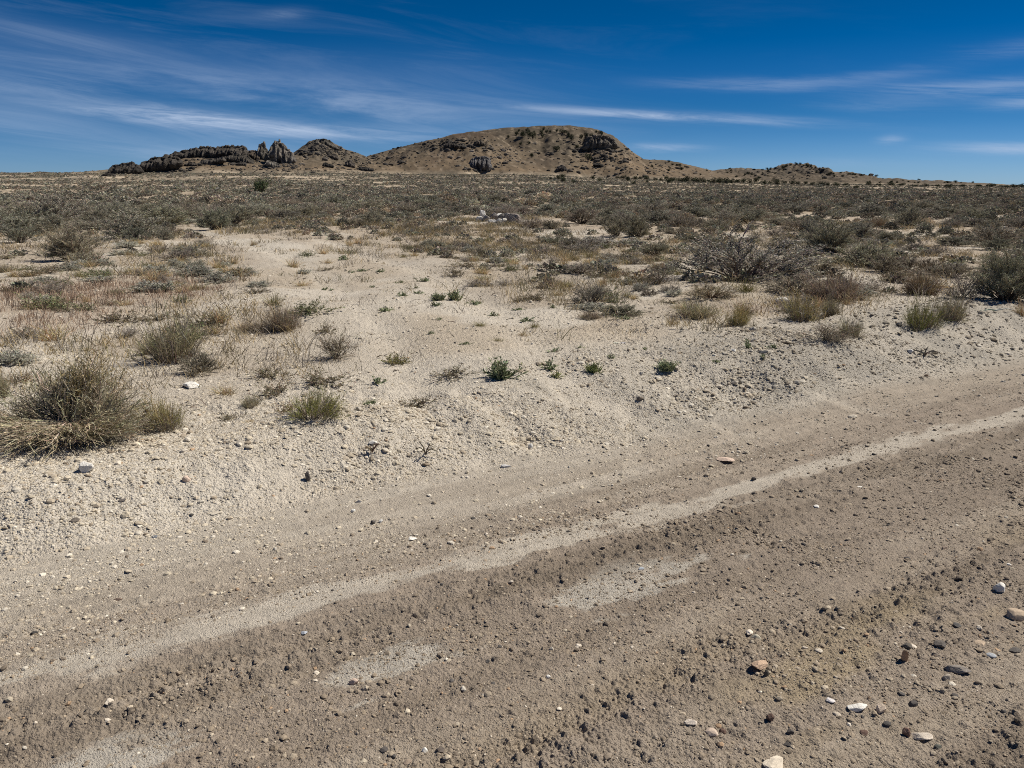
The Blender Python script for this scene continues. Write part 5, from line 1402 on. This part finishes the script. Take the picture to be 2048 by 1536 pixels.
def tree(px, py, w, h, label, group=None, seed=None, shade=1.0, Y=None):
    g = np.random.default_rng(seed if seed is not None else int(px * 11 + py * 3))
    p = ground_at(px, py)[0]; dist = p[1] * CT; W_, H_ = w / F * dist, h / F * dist
    if seed is not None and seed >= 9000: W_, H_ = W_ * .7, H_ * .62
    z = float(surf(p[:1], p[1:2])[0])
    o = link('juniper_tree', None, loc=(p[0], p[1], z - .05), rotz=g.uniform(0, 2 * PI), scale=(W_ * 1.4, W_ * 1.4, H_ * 1.5), label=label, cat='tree', group=group)
    c, t = JUN[int(g.integers(5))]
    a = link('crown', c, o); a.color = (shade, shade, shade, 1); link('trunk', t, o)
tree(525, 388, 24, 22, 'lone round green juniper bush standing on the left of the plain', shade=2.0)
HILL_J = [(1016, 276, 4, 4), (1033, 271, 6, 6), (1046, 274, 9, 8), (1038, 264, 4, 4), (1056, 272, 8, 6), (1054, 263, 5, 5), (1065, 279, 9, 11), (1058, 265, 4, 4), (1083, 269, 6, 6), (1085, 275, 5, 5), (1087, 261, 4, 5), (1093, 267, 4, 5), (1113, 302, 9, 7), (1063, 316, 5, 6), (1041, 290, 4, 4),
          (1058, 288, 4, 4), (1126, 268, 11, 6), (1136, 275, 5, 9), (1144, 281, 8, 8), (1171, 278, 6, 9), (1182, 276, 5, 6), (1163, 279, 6, 6), (1201, 267, 7, 4), (1176, 323, 9, 11), (1192, 265, 4, 3), (1203, 273, 4, 4), (1114, 264, 4, 4), (1100, 265, 3, 3), (1154, 297, 6, 5), (1175, 297, 9, 8)]
HILL_J.sort()
for i, (px, py, w, h) in enumerate(HILL_J):
    up = [q for q in HILL_J if q[1] < 285]; lo = [q for q in HILL_J if q[1] >= 285]
    grp = up if py < 285 else lo; r0 = grp.index((px, py, w, h)); nm = 'upper' if grp is up else 'lower'
    pos = ORD[r0] + ' from left' if r0 < len(grp) / 2 else ORD[len(grp) - 1 - r0] + ' from right'
    tree(px, py, w, h, f"dark juniper, {pos}, among those on the {nm} slope of the main hill", group='junipers on the main hill')
BASE_J = [(1101, 361, 5, 5), (1116, 360, 6, 7), (1125, 355, 9, 5), (1126, 365, 8, 8), (1147, 367, 6, 5), (1185, 359, 6, 6), (1200, 364, 7, 5), (1227, 366, 4, 3), (1235, 358, 6, 4), (1247, 358, 9, 5), (1255, 363, 7, 8), (1270, 359, 10, 5), (1280, 359, 6, 5), (1293, 360, 8, 6), (1294, 367, 5, 5), (1267, 370, 8, 5),
          (1311, 361, 7, 4), (1322, 362, 6, 5), (1335, 367, 12, 10), (1346, 363, 11, 6), (1357, 363, 8, 5), (1365, 365, 9, 6), (1375, 365, 12, 9), (1386, 364, 8, 6), (1395, 366, 13, 8), (1406, 366, 9, 7), (1416, 365, 7, 5), (1428, 367, 12, 8), (1440, 367, 11, 9), (1452, 368, 12, 9), (1464, 367, 9, 7), (1476, 366, 10, 6),
          (1488, 367, 10, 8), (1500, 367, 8, 7), (1512, 365, 9, 8), (1526, 370, 11, 7), (1540, 369, 6, 5), (1552, 370, 12, 9), (1568, 368, 8, 5), (1584, 369, 11, 6)]
for i, (px, py, w, h) in enumerate(BASE_J):
    half = 'left half' if i < 20 else 'right half'; r0 = i % 20
    pos = ORD[r0] + ' from left' if r0 < 10 else ORD[19 - r0] + ' from right'
    tree(px, py, w, h, f"dark juniper, {pos}, {half} of tree line at the hill foot", group='tree line at the foot of the hill')
g = np.random.default_rng(3131)
FAR_J = [(1597, 370, 8, 5), (1611, 369, 7, 5), (1625, 371, 9, 5), (1641, 374, 11, 8), (1653, 372, 8, 6), (1671, 373, 11, 6), (1692, 373, 10, 5), (1713, 378, 8, 5), (1737, 371, 8, 6), (1757, 372, 7, 4), (1781, 371, 12, 5), (1804, 372, 9, 4), (1830, 374, 8, 4), (1852, 373, 8, 4), (1874, 374, 7, 4), (1897, 376, 11, 6), (1925, 374, 8, 4),
         (1956, 374, 9, 4), (1984, 374, 15, 5), (2007, 375, 13, 4), (2026, 375, 12, 5), (2043, 375, 12, 5)]
for i, (px, py, w, h) in enumerate(FAR_J):
    pos = ORD[i] + ' from left' if i < 11 else ORD[21 - i] + ' from right'
    tree(px, py, w, h, f"far dark juniper, {pos}, sparse tree line below the distant hills", group='sparse tree line below the distant hills')
# the pinyon and juniper cover of the distant hills and skyline
n = 90; qx = np.sort(np.concatenate([g.uniform(1300, 1420, 14), g.uniform(1450, 1760, n - 32), g.uniform(1760, 1960, 18)]))
sil = np.interp(qx, [1290, 1340, 1420, 1440, 1480, 1530, 1560, 1582, 1600, 1618, 1640, 1665, 1700, 1740, 1800, 1850, 1890, 1960], [318, 321, 341, 339, 336, 339, 334, 326, 322, 327, 338, 344, 343, 352, 359, 357, 362, 369])
qy = sil + g.uniform(0.5, 1, n) ** 2 * g.uniform(2, 22, n); qy = np.minimum(qy, 366)
for i in range(n):
    part_ = 'shoulder right of the main hill' if qx[i] < 1430 else ('hill left of the distant peak' if qx[i] < 1580 else ('slopes right of the distant peak' if qx[i] < 1770 else 'low far right skyline'))
    w = g.uniform(3.5, 7.5)
    tree(qx[i], qy[i], w, w * g.uniform(.6, .95), f"one of the tiny dark junipers dotted over the {part_}", group='tiny junipers on the ' + part_, seed=9000 + i)
SKY_SAT, SKY_VAL = 1.08, .97
# ------------------------------------------------------------------ light, sky, camera
SUN_DIR = Vector((.92, .38, 0)).normalized()
SUN_EL = math.radians(50)
sd = Vector((SUN_DIR.x * math.cos(SUN_EL), SUN_DIR.y * math.cos(SUN_EL), math.sin(SUN_EL)))
sun = bpy.data.lights.new('sun', 'SUN'); sun.energy = 4.9; sun.angle = math.radians(.53); sun.color = (1, .93, .82)
so = bpy.data.objects.new('sun', sun); COL.objects.link(so)
so.rotation_euler = sd.to_track_quat('Z', 'Y').to_euler(); so.location = (30, 10, 60)

W = bpy.data.worlds.new('World'); SC.world = W; W.use_nodes = True
nt = W.node_tree; N = nt.nodes; Lk = nt.links
bg = N['Background']; bg.inputs['Strength'].default_value = .055
sky = N.new('ShaderNodeTexSky'); sky.sky_type = 'NISHITA'; sky.sun_disc = False
sky.sun_elevation = SUN_EL; sky.sun_rotation = math.atan2(SUN_DIR.x, SUN_DIR.y)
sky.altitude = 1700; sky.air_density = 1.0; sky.dust_density = .0; sky.ozone_density = 3.0
def M(op, a, b=None, c=None, clamp=False):
    n = N.new('ShaderNodeMath'); n.operation = op; n.use_clamp = clamp
    for i, v in enumerate((a, b, c)):
        if v is None: continue
        if isinstance(v, (int, float)): n.inputs[i].default_value = v
        else: Lk.new(v, n.inputs[i])
    return n.outputs[0]
tc = N.new('ShaderNodeTexCoord'); sep = N.new('ShaderNodeSeparateXYZ'); Lk.new(tc.outputs['Generated'], sep.inputs[0])
azn = M('ARCTAN2', sep.outputs[0], sep.outputs[1]); eln = M('ARCSINE', sep.outputs[2])
def noise2(sx, sy, scale, detail, rough, rot=0.0, dist=0.0):
    cb = N.new('ShaderNodeCombineXYZ')
    cr_, sr_ = math.cos(rot), math.sin(rot)
    a = M('MULTIPLY_ADD', azn, cr_, M('MULTIPLY', eln, sr_)); b = M('MULTIPLY_ADD', azn, -sr_, M('MULTIPLY', eln, cr_))
    Lk.new(M('MULTIPLY', a, sx), cb.inputs[0]); Lk.new(M('MULTIPLY', b, sy), cb.inputs[1])
    n = N.new('ShaderNodeTexNoise'); n.inputs['Scale'].default_value = scale; n.inputs['Detail'].default_value = detail; n.inputs['Roughness'].default_value = rough; n.inputs['Distortion'].default_value = dist
    Lk.new(cb.outputs[0], n.inputs['Vector'])
    return n.outputs['Fac']
def rng_map(v, a, b):
    n = N.new('ShaderNodeMapRange'); n.interpolation_type = 'SMOOTHSTEP'; n.inputs['From Min'].default_value = a; n.inputs['From Max'].default_value = b
    Lk.new(v, n.inputs['Value']); return n.outputs[0]
wisp = noise2(7, 85, 1.0, 8, .68, -.08, .5)
wisp2 = noise2(2.6, 26, 1.0, 8, .66, -.1, .7)
def azel(px, py):
    x, y, z = ray(px, py); n = math.sqrt(x * x + y * y + z * z)
    return math.atan2(x, y), math.asin(z / n)
# cirrus streaks: ends (reference pixels), half thickness in pixels, density
STREAKS = [((175, 215), (660, 268), 15, .85, 1), ((560, 262), (900, 272), 14, .35, 1), ((-200, 120), (420, 165), 34, .27, 2), ((-300, 20), (330, 100), 26, .16, 2), ((250, 150), (1000, 215), 36, .26, 2),
           ((-200, 215), (200, 240), 34, .18, 2), ((1000, 212), (1600, 246), 9, .55, 1), ((-100, 300), (700, 310), 40, .24, 2), ((1250, 294), (1400, 296), 7, .42, 1), ((1880, 295), (2250, 299), 8, .55, 1),
           ((1755, 281), (1810, 278), 7, .28, 1), ((1320, 168), (1720, 172), 11, .20, 1), ((1580, 165), (1900, 138), 10, .15, 1), ((1760, 182), (2200, 166), 12, .34, 1), ((1640, 208), (1900, 206), 11, .14, 1),
           ((1960, 208), (2200, 198), 9, .30, 1), ((1900, 115), (2200, 80), 14, .13, 1), ((520, 27), (620, 26), 8, .16, 1), ((700, 230), (1300, 262), 26, .16, 2), ((1500, 330), (1900, 325), 10, .08, 1), ((500, 150), (1100, 170), 50, .10, 2)]
total = None
for (a, b, th, de, kind) in STREAKS:
    a0, e0 = azel(*a); a1, e1 = azel(*b)
    ca, ce = (a0 + a1) / 2, (e0 + e1) / 2
    hl = math.hypot(a1 - a0, e1 - e0) / 2; ang = math.atan2(e1 - e0, a1 - a0); ht = th / F
    cr_, sr_ = math.cos(ang), math.sin(ang)
    da = M('SUBTRACT', azn, ca); de_ = M('SUBTRACT', eln, ce)
    u_ = M('MULTIPLY_ADD', da, cr_ / hl, M('MULTIPLY', de_, sr_ / hl)); v_ = M('MULTIPLY_ADD', da, -sr_ / ht, M('MULTIPLY', de_, cr_ / ht))
    v_ = M('ADD', v_, M('MULTIPLY', M('SUBTRACT', wisp2, .5), 2.4))
    q = M('ADD', M('MULTIPLY', u_, u_), M('MULTIPLY', v_, v_))
    g_ = M('EXPONENT', M('MULTIPLY', q, -1.1))
    g_ = M('MULTIPLY', g_, M('MULTIPLY_ADD', rng_map(wisp if kind == 1 else wisp2, .3, .68), 1.1 if kind == 1 else .9, .25))
    g_ = M('MULTIPLY', g_, de)
    total = g_ if total is None else M('ADD', total, g_)
# faint veil of high cloud
veil = M('MULTIPLY', rng_map(wisp2, .46, .75), rng_map(M('MULTIPLY', azn, -1), -.6, .75))
veil = M('MULTIPLY', veil, M('MULTIPLY', rng_map(M('MULTIPLY', eln, -1), -.42, -.10), .16))
total = M('ADD', total, veil)
total = M('MINIMUM', M('MULTIPLY', total, rng_map(eln, 0, .03)), .85)
hs = N.new('ShaderNodeHueSaturation'); hs.inputs['Saturation'].default_value = SKY_SAT; hs.inputs['Value'].default_value = SKY_VAL
tn = N.new('ShaderNodeMix'); tn.data_type = 'RGBA'; tn.blend_type = 'MULTIPLY'; tn.inputs[0].default_value = 1.0; rp = N.new('ShaderNodeValToRGB'); rp.color_ramp.interpolation = 'EASE'
rp.color_ramp.elements[0].position = 0; rp.color_ramp.elements[0].color = (.52, .78, 1.28, 1)
rp.color_ramp.elements[1].position = 1; rp.color_ramp.elements[1].color = (.10, .40, .70, 1)
e_ = rp.color_ramp.elements.new(.45); e_.color = (.21, .50, .86, 1)
Lk.new(M('MULTIPLY', eln, 1 / .22, clamp=True), rp.inputs[0]); Lk.new(rp.outputs[0], tn.inputs[7])
Lk.new(sky.outputs[0], tn.inputs[6]); Lk.new(tn.outputs[2], hs.inputs['Color'])
mx = N.new('ShaderNodeMix'); mx.data_type = 'RGBA'; mx.inputs[7].default_value = (7.2, 8.9, 11.8, 1)
Lk.new(total, mx.inputs[0]); Lk.new(hs.outputs[0], mx.inputs[6]); Lk.new(mx.outputs[2], bg.inputs['Color'])

cam = bpy.data.cameras.new('camera'); cam.sensor_width = 36; cam.lens = 36 * F / 2048; cam.clip_start = .05; cam.clip_end = 20000
co = bpy.data.objects.new('camera', cam); COL.objects.link(co)
co.location = (0, 0, CAMZ); co.rotation_euler = (math.radians(90) - TH, 0, 0)
SC.camera = co
SC.view_settings.view_transform = 'Standard'; SC.view_settings.look = 'None'; SC.view_settings.exposure = .2; SC.view_settings.gamma = 1
SC.cycles.max_bounces = 4; SC.cycles.diffuse_bounces = 3; SC.cycles.glossy_bounces = 1; SC.cycles.transmission_bounces = 1; SC.cycles.transparent_max_bounces = 4
SC.cycles.use_denoising = False
SC.cycles.pixel_filter_type = 'BLACKMAN_HARRIS'; SC.cycles.filter_width = 1.0
